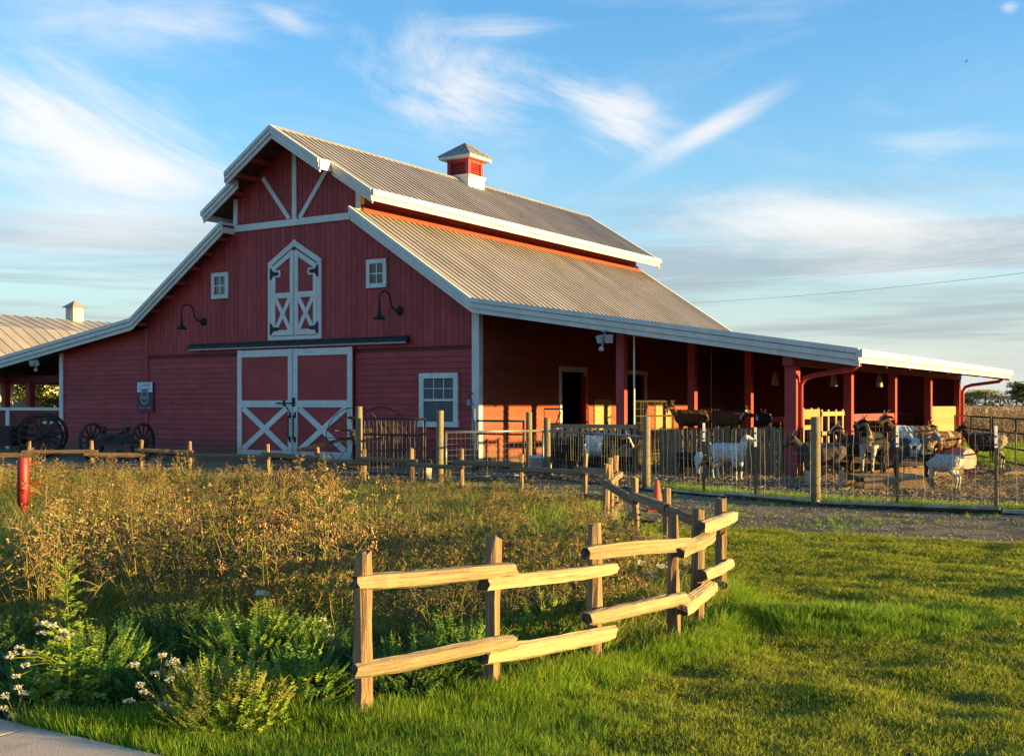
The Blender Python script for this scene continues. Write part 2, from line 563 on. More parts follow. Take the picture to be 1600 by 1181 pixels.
def thing(name, label, cat, loc=(0, 0, 0), rz=0.0, group=None):
    o = bpy.data.objects.new(name, None)
    COL.objects.link(o)
    o.empty_display_size = 0.2
    o.location = loc
    o.rotation_euler = (0, 0, rz)
    return tag(o, label, cat, group)


KIDS = {}


def dup(root, loc=None, rz=None, label=None, scale=None):
    """a copy of a thing with copies of its parts and sub-parts"""
    def rec(o, par):
        c = o.copy()
        COL.objects.link(c)
        if par is not None:
            c.parent = par
            c.matrix_parent_inverse = o.matrix_parent_inverse.copy()
        for ch in KIDSOF(o):
            rec(ch, c)
        return c
    r = rec(root, None)
    if loc is not None:
        r.location = loc
    if rz is not None:
        r.rotation_euler = (0, 0, rz)
    if scale is not None:
        r.scale = (scale,) * 3
    if label:
        r['label'] = label
    return r


def KIDSOF(o):
    return [c for c in bpy.data.objects if c.parent == o]


def struct(o):
    o['kind'] = 'structure'
    return o


def stuff(o):
    o['kind'] = 'stuff'
    return o


def bevel_mesh(me, w, seg=1):
    bm = bmesh.new()
    bm.from_mesh(me)
    bmesh.ops.bevel(bm, geom=list(bm.edges), offset=w, segments=seg, affect='EDGES', clamp_overlap=True)
    bm.to_mesh(me)
    bm.free()
    return me


# points with rotation, scale and a choice of source, drawn as instances by geometry nodes
def scatter(name, pts, rots, scales, idx, sources):
    col = bpy.data.collections.new(name + '_sources')
    for i, me in enumerate(sources):
        so_ = bpy.data.objects.new('%s_source_%02d' % (name, i), me)
        col.objects.link(so_)
    me = bpy.data.meshes.new(name)
    n = len(pts)
    me.vertices.add(n)
    me.vertices.foreach_set('co', np.asarray(pts, dtype=np.float32).ravel())
    a = me.attributes.new('rot', 'FLOAT_VECTOR', 'POINT')
    a.data.foreach_set('vector', np.asarray(rots, dtype=np.float32).ravel())
    a = me.attributes.new('size', 'FLOAT_VECTOR', 'POINT')
    sc_ = np.asarray(scales, dtype=np.float32)
    if sc_.ndim == 1:
        sc_ = np.repeat(sc_[:, None], 3, axis=1)
    a.data.foreach_set('vector', np.ascontiguousarray(sc_).ravel())
    a = me.attributes.new('pick', 'INT', 'POINT')
    a.data.foreach_set('value', np.asarray(idx, dtype=np.int32))
    me.update()
    o = put(name, me)
    ng = bpy.data.node_groups.new(name, 'GeometryNodeTree')
    ng.interface.new_socket('Geometry', in_out='INPUT', socket_type='NodeSocketGeometry')
    ng.interface.new_socket('Geometry', in_out='OUTPUT', socket_type='NodeSocketGeometry')
    gi = ng.nodes.new('NodeGroupInput')
    go = ng.nodes.new('NodeGroupOutput')
    ci = ng.nodes.new('GeometryNodeCollectionInfo')
    ci.inputs['Collection'].default_value = col
    ci.inputs['Separate Children'].default_value = True
    ci.inputs['Reset Children'].default_value = True
    io = ng.nodes.new('GeometryNodeInstanceOnPoints')
    io.inputs['Pick Instance'].default_value = True

    def attr(nm, dt):
        nd = ng.nodes.new('GeometryNodeInputNamedAttribute')
        nd.data_type = dt
        nd.inputs['Name'].default_value = nm
        return nd.outputs['Attribute']
    L_ = ng.links.new
    L_(gi.outputs[0], io.inputs['Points'])
    L_(ci.outputs[0], io.inputs['Instance'])
    L_(attr('pick', 'INT'), io.inputs['Instance Index'])
    L_(attr('size', 'FLOAT_VECTOR'), io.inputs['Scale'])
    er = ng.nodes.new('FunctionNodeEulerToRotation')
    L_(attr('rot', 'FLOAT_VECTOR'), er.inputs[0])
    L_(er.outputs[0], io.inputs['Rotation'])
    L_(io.outputs[0], go.inputs[0])
    md = o.modifiers.new('scatter', 'NODES')
    md.node_group = ng
    return stuff(o)


# smooth repeatable noise for numpy arrays
def vnoise(x, y, seed=0):
    x, y = np.asarray(x, float), np.asarray(y, float)
    xi, yi = np.floor(x).astype(np.int64), np.floor(y).astype(np.int64)
    xf, yf = x - xi, y - yi
    u, v = xf * xf * (3 - 2 * xf), yf * yf * (3 - 2 * yf)

    def h(i, j):
        k = (i * 374761393 + j * 668265263 + seed * 982451653) & 0x7fffffff
        k = ((k ^ (k >> 13)) * 1274126177) & 0x7fffffff
        return ((k ^ (k >> 16)) & 0xffff) / 65535.0
    return (h(xi, yi) * (1 - u) + h(xi + 1, yi) * u) * (1 - v) + (h(xi, yi + 1) * (1 - u) + h(xi + 1, yi + 1) * u) * v


def fbm(x, y, seed=0, n=3):
    s, a, t = 0, 1.0, 0
    for i in range(n):
        s = s + a * vnoise(np.asarray(x) * 2 ** i, np.asarray(y) * 2 ** i, seed + i)
        t += a
        a *= 0.5
    return s / t


def height(x, y):
    """lie of the ground: gentle lumps in the lawn and garden, level towards the barn"""
    x, y = np.asarray(x, float), np.asarray(y, float)
    k = np.clip((19.0 - y) / 6.0, 0, 1) * np.clip((y - 1.0) / 1.5, 0, 1)
    return k * (0.085 * (fbm(x * 0.8 + 5, y * 0.8, 3, 3) - 0.5) + 0.055 * (fbm(x * 2.2, y * 3.8, 9, 2) - 0.5))


def hz_at(x, y):
    return float(height(np.array([x]), np.array([y]))[0])
# ------------------------------------------------------------------ the red barn
BO = Vector((-0.857, 29.8, 0.0))          # its front right corner on the ground
CU = -6.35                                # centre line
V0, V1 = -0.5, 17.3                       # roof from front rake to far rake
barn = thing('red_barn', 'large red monitor barn with white trim, grey ribbed roof and open lean-to on its right', 'barn', BO, -BTH)


def B(u, v, z=0.0):
    return BO + FX * u + LX * v + Vector((0, 0, z))


UP = [(0.0, 9.38), (3.2, 7.36)]
MAINR = [(2.46, 6.95), (6.476, 4.26)]
SHED = [(6.476, 4.26), (16.21, 2.73)]


def lerp_line(L, d):
    (a, za), (b, zb) = L
    return za + (zb - za) * (d - a) / (b - a)


def under(u, gap=0.17):
    d = abs(u - CU)
    if d < 2.42:
        return lerp_line(UP, d) - gap
    return (lerp_line(MAINR, d) if d < 6.476 else lerp_line(SHED, d)) - gap


def wallpt(u0, z0, u1, z1, w, th, v, mb, mi=None):
    """a flat board on the front wall between two points, its front face at v - th"""
    mb.beam((u0, v - th / 2, z0), (u1, v - th / 2, z1), w, th, up=(0, -1, 0), mi=mi)


# -- walls
m = MB()
m.prism([(-12.7, 0), (0, 0), (0, 4.1), (-3.95, 6.75), (-3.95, 7.75), (CU, 9.2), (-8.75, 7.75), (-8.75, 6.75), (-12.7, 4.1)], 0.0, 0.14)
m.prism([(-17.0, 0), (-12.7, 0), (-12.7, 4.05), (-17.0, 3.4)], 0.0, 0.12)
front = m.build('front_wall', 'dark_red', barn)

PW = 0.19
nb = int(12.6 / PW)
for i in range(nb):
    u0 = -12.62 + i * 12.56 / nb
    u1 = u0 + 12.56 / nb - 0.011
    th = 0.022 + random.Random(i).uniform(-0.003, 0.004)
    tops = []
    for u in (u0, u1):
        zt = under(u, 0.12)
        if abs(u - CU) < 2.6:
            zt = min(zt, 6.74)
        tops.append(zt)
    MB().prism([(u0, 3.15), (u1, 3.15), (u1, tops[1]), (u0, tops[0])], -th, 0.0).build('siding_plank', 'red_plank', front)
ng_ = 25
for i in range(ng_):
    u0 = CU - 2.36 + i * 4.72 / ng_
    u1 = u0 + 4.72 / ng_ - 0.011
    th = 0.022 + random.Random(i + 99).uniform(-0.003, 0.004)
    MB().prism([(u0, 6.9), (u1, 6.9), (u1, under(u1, 0.1)), (u0, under(u0, 0.1))], -th, 0.0).build('siding_plank', 'red_plank', front)


def clap(u0a, u0b, u1, z0, z1, parent, name='siding_board'):
    """a lapped board: thick at its lower edge"""
    mb = MB()
    mb.add([(u0a, -0.027, z0), (u1, -0.027, z0), (u1, -0.009, z1), (u0b, -0.009, z1),
            (u0a, 0, z0), (u1, 0, z0), (u1, 0, z1), (u0b, 0, z1)],
           [(0, 1, 2, 3), (5, 4, 7, 6), (1, 0, 4, 5), (2, 1, 5, 6), (3, 2, 6, 7), (0, 3, 7, 4)])
    return mb.build(name, 'red_paint', parent)


RH = 0.156
for r in range(22):
    z0, z1 = 0.06 + r * RH, 0.06 + (r + 1) * RH - 0.006
    if z1 < 3.14:
        clap(-12.58, -12.58, -8.62, z0, z1, front)
        clap(-4.1, -4.1, -0.07, z0, z1, front)
    # the lean-to on the left, cut off under its sloping roof
    da, db = [min(10.62, 6.476 + (4.26 - 0.16 - z) / 0.1572) for z in (z0, z1)]
    if db > 6.5:
        clap(CU - da, CU - db, -12.76, z0, z1, front)
for k in range(3):
    z0, z1 = 0.06 + (22 + k) * RH, 0.06 + (23 + k) * RH - 0.006
    da, db = [min(10.62, 6.476 + (4.26 - 0.16 - z) / 0.1572) for z in (z0, z1)]
    if db > 6.6:
        clap(CU - da, CU - db, -12.76, z0, z1, front)

m = MB()
m.box(-12.78, -12.6, -0.045, 0, 0.03, 4.0)
m.build('corner_post', 'red_paint', barn)
MB().box(-12.6, -0.07, -0.034, 0, 3.115, 3.150).build('belly_band', 'dark_red', barn)

# -- white trim on the front
def trim(name, u0, z0, u1, z1, w, th=0.045, v=-0.022, mats='white_paint'):
    mb = MB()
    wallpt(u0, z0, u1, z1, w, th, v, mb)
    return mb.build(name, mats, barn)


trim('corner_trim', -0.085, 0.02, -0.085, 4.02, 0.17)
MB().box(0.0, 0.05, -0.065, 0.12, 0.02, 4.0).build('corner_trim', 'white_paint', barn)
trim('corner_trim', -16.92, 0.02, -16.92, 3.32, 0.17)
trim('tie_beam', CU - 2.5, 6.82, CU + 2.5, 6.82, 0.19, 0.06, -0.023)
trim('king_post', CU, 6.92, CU, 9.05, 0.16, 0.05, -0.024)
trim('brace', CU - 0.2, 6.93, CU - 1.25, 8.22, 0.13, 0.045, -0.0235)
trim('brace', CU + 0.2, 6.93, CU + 1.25, 8.22, 0.13, 0.045, -0.0235)
trim('corner_trim', CU - 2.36, 6.92, CU - 2.36, 7.7, 0.13, 0.05, -0.0245)
trim('corner_trim', CU + 2.36, 6.92, CU + 2.36, 7.7, 0.13, 0.05, -0.0245)

# -- other walls
side = MB()
holes = [(4.2, 5.55), (8.25, 9.65)]
a = 0.14
for h0, h1 in holes:
    side.box(-0.12, 0.0, a, h0, 0, 4.05)
    side.box(-0.12, 0.0, h0, h1, 2.55, 4.05)
    a = h1
side.box(-0.12, 0.0, a, 17.0, 0, 4.05)
side = side.build('side_wall', 'dark_red', barn)
for r in range(25):
    z0, z1 = 0.05 + r * RH, 0.05 + (r + 1) * RH - 0.006
    segs = [(0.13, 4.08), (5.67, 8.13), (9.77, 17.0)] if z0 < 2.62 else [(0.13, 8.6), (8.61, 17.0)]
    for s0, s1 in segs:
        mb = MB()
        mb.add([(0.027, s0, z0), (0.027, s1, z0), (0.009, s1, z1), (0.009, s0, z1), (0, s0, z0), (0, s1, z0), (0, s1, z1), (0, s0, z1)],
               [(0, 1, 2, 3), (5, 4, 7, 6), (1, 0, 4, 5), (2, 1, 5, 6), (3, 2, 6, 7), (0, 3, 7, 4)])
        mb.build('siding_board', 'red_sun_tint', side)
for h0, h1 in holes:
    mb = MB()
    mb.box(0.0, 0.05, h0 - 0.12, h0, 0.02, 2.55)
    mb.box(0.0, 0.05, h1, h1 + 0.12, 0.02, 2.55)
    mb.box(0.0, 0.053, h0 - 0.14, h1 + 0.14, 2.55, 2.70)
    mb.build('door_frame', 'white_paint', side)
mb = MB()
mb.beam((-0.05, 5.5, 1.25), (0.45, 4.95, 1.25), 0.05, 2.4)
mb.build('barn_door', 'red_paint', barn)

for s in (-1, 1):      # the raised middle
    m = MB()
    x = CU + s * 2.4
    m.box(min(x, x - s * 0.1), max(x, x - s * 0.1), 0.14, 16.9, 6.4, 7.8)
    w = m.build('monitor_wall', 'red_paint', barn)
    for k in range(5):
        mb = MB()
        z0 = 6.98 + k * 0.16
        mb.add([(x + s * 0.026, 0.0, z0), (x + s * 0.026, 16.95, z0), (x + s * 0.008, 16.95, z0 + 0.152), (x + s * 0.008, 0.0, z0 + 0.152),
                (x, 0.0, z0), (x, 16.95, z0), (x, 16.95, z0 + 0.152), (x, 0.0, z0 + 0.152)],
               [(0, 1, 2, 3), (5, 4, 7, 6), (1, 0, 4, 5), (2, 1, 5, 6), (3, 2, 6, 7), (0, 3, 7, 4)])
        mb.build('siding_board', 'red_paint', w)
    mb = MB()
    mb.prism([(x + s * 0.03, 7.12), (x + s * 0.03, 6.90), (x + s * 0.20, 6.865), (x + s * 0.045, 7.12)][::(1 if s > 0 else -1)], -0.02, 17.05)
    mb.build('flashing', 'flash_red', barn)
    mb = MB()
    mb.box(min(x, x + s * 0.045), max(x, x + s * 0.045), -0.07, 0.12, 6.95, 7.72)
    mb.build('corner_trim', 'white_paint', barn)

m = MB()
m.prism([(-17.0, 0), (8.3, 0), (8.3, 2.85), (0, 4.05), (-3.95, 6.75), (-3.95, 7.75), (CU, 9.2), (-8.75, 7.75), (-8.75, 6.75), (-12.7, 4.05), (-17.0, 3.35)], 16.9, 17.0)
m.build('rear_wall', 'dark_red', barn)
for i in range(33):    # rear wall boards inside the lean-to, their red darkened to stand for deep shade
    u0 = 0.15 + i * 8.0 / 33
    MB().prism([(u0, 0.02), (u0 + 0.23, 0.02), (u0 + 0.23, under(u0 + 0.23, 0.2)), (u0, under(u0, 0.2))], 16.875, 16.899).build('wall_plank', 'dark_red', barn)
m = MB()
m.box(-17.0, -16.9, 0.12, 16.9, 0, 3.35)
m.build('side_wall', 'dark_red', barn)
for r in range(20):
    z0 = 0.05 + r * RH
    MB().box(-17.02, -17.0, 0.13, 16.9, z0, z0 + RH - 0.006).build('siding_board', 'red_paint', barn)

# -- roofs
def rib_panel(d0, z0, d1, z1, s, w, nrib):
    """one ribbed metal sheet from (d0,z0) down to (d1,z1), w wide along the barn"""
    du, dz = d1 - d0, z1 - z0
    ln = math.hypot(du, dz)
    nx, nz = -dz / ln, du / ln
    pr = []
    step = w / nrib
    for k in range(nrib):
        b = step * (k + 0.5)
        pr += [(b - step * 0.5 if k == 0 else None, 0), (b - 0.04, 0.0), (b - 0.02, 0.034), (b + 0.02, 0.034), (b + 0.04, 0.0)]
    pr = [p for p in pr if p[0] is not None] + [(w - 0.004, 0.0)]
    mb = MB()
    vs = []
    for (du_, dz_) in ((d0, z0), (d1, z1)):
        for (vv, hh) in pr:
            vs.append((s * (du_ + nx * hh), vv, dz_ + nz * hh))
    n = len(pr)
    for (du_, dz_) in ((d0, z0), (d1, z1)):
        for vv in (0.0, w - 0.004):
            vs.append((s * (du_ - nx * 0.012), vv, dz_ - nz * 0.012))
    fs = [(i, i + 1, n + i + 1, n + i) for i in range(n - 1)]
    a_, b_, c_, d_ = 2 * n, 2 * n + 1, 2 * n + 2, 2 * n + 3
    fs += [(a_, c_, d_, b_), (0, n, c_, a_), (n - 1, b_, d_, 2 * n - 1), tuple(list(range(n)) + [b_, a_]), tuple(list(range(2 * n - 1, n - 1, -1)) + [c_, d_])]
    mb.add(vs, fs)
    return mb.mesh('roof_panel', 'roof_metal')


def roof_slope(name, L, s, v0, v1, npan, prow=None):
    (d0, z0), (d1, z1) = L
    du, dz = d1 - d0, z1 - z0
    ln = math.hypot(du, dz)
    nx, nz = -dz / ln, du / ln
    T0, T1 = 0.018, 0.115
    mb = MB()

    def slab(da, db, va, vb):
        za, zb = lerp_line(L, da), lerp_line(L, db)
        poly = [(CU + s * (da - nx * T1), za - nz * T1), (CU + s * (db - nx * T1), zb - nz * T1),
                (CU + s * (db - nx * T0), zb - nz * T0), (CU + s * (da - nx * T0), za - nz * T0)]
        mb.prism(poly if s > 0 else poly[::-1], va, vb)
    slab(d0, d1, v0, v1)
    if prow:
        slab(d0, prow[0], prow[1], v0 - 0.002)
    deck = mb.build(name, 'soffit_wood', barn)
    w = (v1 - v0) / npan
    me = rib_panel(d0, z0, d1, z1, s, w, 3)
    for i in range(npan):
        put('roof_panel', me, deck, (CU, v0 + i * w, 0))
    if prow:
        me = rib_panel(d0, z0, prow[0], lerp_line(L, prow[0]), s, v0 - prow[1], 2)
        put('roof_panel', me, deck, (CU, prow[1], 0))
    return deck


PROW = (1.8, -0.98)
for s in (1, -1):
    roof_slope('upper_roof', UP, s, V0, V1, 20, PROW)
    roof_slope('main_roof', MAINR, s, V0, V1, 20)
    roof_slope('lean_to_roof', SHED, s, V0, V1, 20)
mb = MB()
mb.add([(CU - 0.16, PROW[1], 9.30), (CU, PROW[1], 9.43), (CU + 0.16, PROW[1], 9.30), (CU - 0.16, V1, 9.30), (CU, V1, 9.43), (CU + 0.16, V1, 9.30),
        (CU, PROW[1], 9.40), (CU, V1, 9.40)],
       [(0, 1, 4, 3), (1, 2, 5, 4), (0, 3, 7, 6), (6, 7, 5, 2), (0, 6, 1), (1, 6, 2), (3, 4, 7), (4, 5, 7)])
mb.build('ridge_cap', 'roof_metal', barn)


# rake boards: a deep outer board, a second one set back under it and a metal edge on top
def rake(L, d0, d1, s, v, name='fascia_board'):
    z0, z1 = lerp_line(L, d0), lerp_line(L, d1)
    mb = MB()

    def strip(top, bot, va, vb):
        p = [(CU + s * d0, z0 - bot), (CU + s * d1, z1 - bot), (CU + s * d1, z1 - top), (CU + s * d0, z0 - top)]
        mb.prism(p if s > 0 else p[::-1], va, vb)
    strip(-0.045, 0.070, v - 0.085, v + 0.02)
    strip(0.084, 0.205, v - 0.055, v + 0.01)
    strip(0.219, 0.33, v - 0.008, v + 0.03)
    strip(0.03, 0.30, v + 0.006, v + 0.026)
    return mb.build(name, 'white_paint', barn)


for s in (1, -1):
    rake(UP, 0.0, PROW[0], s, PROW[1])
    rake(UP, PROW[0] + 0.003, 3.24, s, V0)
    rake(MAINR, 2.46, 6.476, s, V0)
    rake(SHED, 6.479, 16.25, s, V0)
    rake(UP, 0.0, 3.24, s, V1 + 0.04)
    rake(MAINR, 2.46, 6.476, s, V1 + 0.04)
    rake(SHED, 6.479, 16.25, s, V1 + 0.04)
    # the return where the prow steps back
    zt = lerp_line(UP, PROW[0])
    x = CU + s * PROW[0]
    mb = MB()
    mb.box(min(x, x + s * 0.04), max(x, x + s * 0.04), PROW[1] - 0.03, V0 - 0.09, zt - 0.26, zt + 0.03)
    mb.build('prow_return', 'white_paint', barn)
    # the top end of the lower rake, closed with a small return against the wall
    x = CU + s * 2.46
    mb = MB()
    mb.box(min(x - s * 0.03, x), max(x - s * 0.03, x), V0 - 0.04, -0.03, 6.66, 6.97)
    mb.build('rake_return', 'white_paint', barn)
    # gutters on the eaves
    x = CU + s * 3.2
    mb = MB()
    mb.box(min(x, x + s * 0.13), max(x, x + s * 0.13), V0 - 0.05, V1 + 0.05, 7.21, 7.37)
    mb.box(min(x - s * 0.03, x + s * 0.04), max(x - s * 0.03, x + s * 0.04), V0 - 0.035, V1 + 0.035, 7.08, 7.207)
    mb.build('gutter', 'white_paint', barn)
    x = CU + s * 16.21
    mb = MB()
    mb.box(min(x, x + s * 0.13), max(x, x + s * 0.13), V0 - 0.07, V1 + 0.07, 2.585, 2.745)
    mb.box(min(x - s * 0.04, x + s * 0.05), max(x - s * 0.04, x + s * 0.05), V0 - 0.03, V1 + 0.03, 2.47, 2.582)
    mb.build('gutter', 'white_paint', barn)
    # lookouts under the front rake
    for d in (2.75, 3.35, 3.95, 4.55, 5.15, 5.75, 6.35):
        z = lerp_line(MAINR, d) - 0.21
        x = CU + s * d
        MB().box(x - 0.045, x + 0.045, V0 + 0.04, -0.03, z - 0.075, z + 0.04).build('lookout', 'red_paint', barn)
    for d in (0.9, 1.5, 2.1):
        z = lerp_line(UP, d) - 0.21
        x = CU + s * d
        MB().box(x - 0.05, x + 0.05, (PROW[1] if d < 1.7 else V0) + 0.05, -0.03, z - 0.09, z + 0.04).build('lookout', 'red_paint', barn)

# -- cupola
cz = 9.12
cup = MB()
cv, ch = 8.5, 0.48
cup.prism([(CU - ch, 8.85), (CU + ch, 8.85), (CU + ch, 9.46), (CU - ch, 9.46)], cv - ch, cv + ch)
cup.box(CU - ch - 0.04, CU + ch + 0.04, cv - ch - 0.04, cv + ch + 0.04, 9.44, 9.52)
cup = cup.build('cupola', 'white_paint', barn)
m = MB()
b_ = 0.44
for sx in (-1, 1):
    for sy in (-1, 1):
        x, y = CU + sx * (b_ - 0.06), cv + sy * (b_ - 0.06)
        m.box(x - 0.07, x + 0.07, y - 0.07, y + 0.07, 9.52, 10.06)
m.box(CU - 0.35, CU + 0.35, cv - 0.35, cv + 0.35, 9.52, 10.04)
m.box(CU - b_ + 0.008, CU + b_ - 0.008, cv - b_ + 0.008, cv + b_ - 0.008, 9.96, 10.07)
m.build('cupola_body', 'red_paint', cup)
for k in range(6):
    z = 9.56 + k * 0.068
    for ax in range(4):
        mb = MB()
        if ax < 2:
            y = cv + (1 if ax else -1) * (b_ - 0.05)
            mb.beam((CU - 0.32, y, z + 0.03), (CU + 0.32, y, z + 0.03), 0.075, 0.014, up=(0, (1 if ax else -1) * 0.7, 0.7))
        else:
            x = CU + (1 if ax == 3 else -1) * (b_ - 0.05)
            mb.beam((x, cv - 0.32, z + 0.03), (x, cv + 0.32, z + 0.03), 0.075, 0.014, up=((1 if ax == 3 else -1) * 0.7, 0, 0.7))
        mb.build('louver_slat', 'red_paint', cup)
m = MB()
e_ = 0.66
m.box(CU - e_, CU + e_, cv - e_, cv + e_, 10.07, 10.17)
m.build('cupola_eave', 'white_paint', cup)
m = MB()
e2 = 0.69
m.add([(CU - e2, cv - e2, 10.172), (CU + e2, cv - e2, 10.172), (CU + e2, cv + e2, 10.172), (CU - e2, cv + e2, 10.172), (CU, cv, 10.70)],
      [(0, 1, 4), (1, 2, 4), (2, 3, 4), (3, 0, 4), (3, 2, 1, 0)])
for sx, sy in ((1, 1), (1, -1), (-1, 1), (-1, -1)):
    m.beam((CU + sx * e2, cv + sy * e2, 10.185), (CU, cv, 10.715), 0.05, 0.03)
for k in (-0.42, -0.14, 0.14, 0.42):
    t = 1 - abs(k) / e2
    for s in (-1, 1):
        m.beam((CU + k, cv + s * e2, 10.185), (CU + k, cv + s * (e2 - e2 * t), 10.185 + 0.53 * t), 0.025, 0.03)
        m.beam((CU + s * e2, cv + k, 10.185), (CU + s * (e2 - e2 * t), cv + k, 10.185 + 0.53 * t), 0.025, 0.03)
m.build('cupola_roof', 'roof_metal', cup)

# -- sliding doors
def sliding_door(u0, u1, hside):
    zb, zt = 0.07, 3.2
    d = MB().box(u0, u1, -0.105, -0.06, zb, zt).build('sliding_door', 'red_paint', barn)
    w = 0.17
    parts = [('door_stile', u0 + w / 2, zb, u0 + w / 2, zt), ('door_stile', u1 - w / 2, zb, u1 - w / 2, zt)]
    for nm, a0, b0, a1, b1 in parts:
        mb = MB()
        wallpt(a0, b0, a1, b1, w, 0.03, -0.105, mb)
        mb.build(nm, 'white_paint', d)
    for z in (zb + 0.1, 1.62, zt - 0.11):
        mb = MB()
        wallpt(u0 + w, z, u1 - w, z, 0.2, 0.03, -0.105, mb)
        mb.build('door_rail', 'white_paint', d)
    for k, (a0, a1) in enumerate(((u0 + w, u1 - w), (u1 - w, u0 + w))):
        mb = MB()
        wallpt(a0 + 0.05 * (1 if a1 > a0 else -1), 0.28, a1 - 0.05 * (1 if a1 > a0 else -1), 1.50, 0.17, 0.026 - 0.003 * k, -0.105, mb)
        mb.build('cross_brace', 'white_paint', d)
    hu = u1 - w * 0.5 if hside > 0 else u0 + w * 0.5
    mb = MB()
    mb.tube([(hu, -0.14, 1.3), (hu, -0.21, 1.27), (hu, -0.21, 0.63), (hu, -0.14, 0.6)], 0.022, 6)
    mb.box(hu - 0.04, hu + 0.04, -0.142, -0.135, 1.22, 1.38)
    mb.box(hu - 0.04, hu + 0.04, -0.142, -0.135, 0.52, 0.68)
    mb.build('handle', 'black_iron', d)
    return d


DL = sliding_door(CU - 2.21, CU - 0.012, 1)
sliding_door(CU + 0.012, CU + 2.21, -1)
mb = MB()
mb.beam((CU - 0.62, -0.15, 1.64), (CU + 0.02, -0.15, 1.64), 0.03, 0.035)
mb.beam((CU - 0.3, -0.145, 1.62), (CU - 0.05, -0.145, 1.3), 0.015, 0.02)
mb.box(CU - 0.36, CU - 0.28, -0.16, -0.137, 1.56, 1.72)
mb.box(CU - 0.0, CU + 0.1, -0.165, -0.137, 1.55, 1.80)
mb.build('latch', 'black_iron', DL)
mb = MB()
mb.prism([(-0.17, 3.25), (-0.05, 3.25), (-0.05, 3.42), (-0.12, 3.44), (-0.17, 3.37)], -10.64, -2.2, 'yz')
tr = mb.build('door_track', 'black_iron', barn)
MB().box(-10.6, -2.24, -0.176, -0.1705, 3.24, 3.285).build('track_lip', 'galvanized', tr)
MB().box(-10.62, -2.22, -0.12, -0.05, 3.443, 3.46).build('track_cap', 'red_paint', tr)

# -- hay loft doors
mb = MB()
CW = 0.15
wallpt(CU - 1.025 + CW / 2, 3.43, CU - 1.025 + CW / 2, 5.72, CW, 0.05, -0.026, mb)
wallpt(CU + 1.025 - CW / 2, 3.43, CU + 1.025 - CW / 2, 5.72, CW, 0.05, -0.026, mb)
wallpt(CU - 1.02, 3.5, CU + 1.02, 3.5, 0.14, 0.052, -0.026, mb)
wallpt(CU - 1.0, 5.64, CU + 0.07, 6.265, CW, 0.053, -0.026, mb)
wallpt(CU + 1.0, 5.64, CU - 0.07, 6.265, CW, 0.054, -0.026, mb)
lc = mb.build('loft_casing', 'white_paint', barn)
for s in (-1, 1):
    P = lambda d, z: (CU + s * d, z)
    poly = [P(0.015, 3.59), P(0.87, 3.59), P(0.87, 5.58), P(0.015, 6.08)]
    ld = MB().prism(poly if s > 0 else poly[::-1], -0.055, -0.026).build('loft_door', 'red_paint', barn)
    fr = MB()
    wallpt(*P(0.80, 3.59), *P(0.80, 5.6), 0.14, 0.028, -0.055, fr)
    wallpt(*P(0.085, 3.59), *P(0.085, 6.0), 0.14, 0.028, -0.055, fr)
    wallpt(*P(0.05, 3.67), *P(0.82, 3.67), 0.16, 0.030, -0.055, fr)
    wallpt(*P(0.05, 4.74), *P(0.82, 4.74), 0.16, 0.030, -0.055, fr)
    wallpt(*P(0.04, 5.98), *P(0.85, 5.51), 0.14, 0.031, -0.055, fr)
    fr.build('door_frame', 'white_paint', ld)
    for k, (a0, a1) in enumerate(((0.17, 0.72), (0.72, 0.17))):
        mb = MB()
        wallpt(*P(a0, 3.76), *P(a1, 4.66), 0.13, 0.024 - 0.003 * k, -0.055, mb)
        mb.build('cross_brace', 'white_paint', ld)
    for z in (5.38, 3.78):
        hb = MB()
        hp = [P(0.93, z - 0.17), P(0.93, z + 0.17), P(0.89, z + 0.17), P(0.80, z + 0.06), P(0.62, z + 0.05), P(0.58, z), P(0.62, z - 0.05), P(0.80, z - 0.06), P(0.89, z - 0.17)]
        hb.prism(hp if s < 0 else hp[::-1], -0.094, -0.084, mi=0)
        if z > 5:
            hb.prism([P(0.72, z - 0.1), P(0.72, z + 0.1), P(0.55, z + 0.1), P(0.52, z), P(0.55, z - 0.1)][::(1 if s < 0 else -1)], -0.0835, -0.056, mi=1)
        hb.build('hinge', ['black_iron', 'white_paint'], ld)


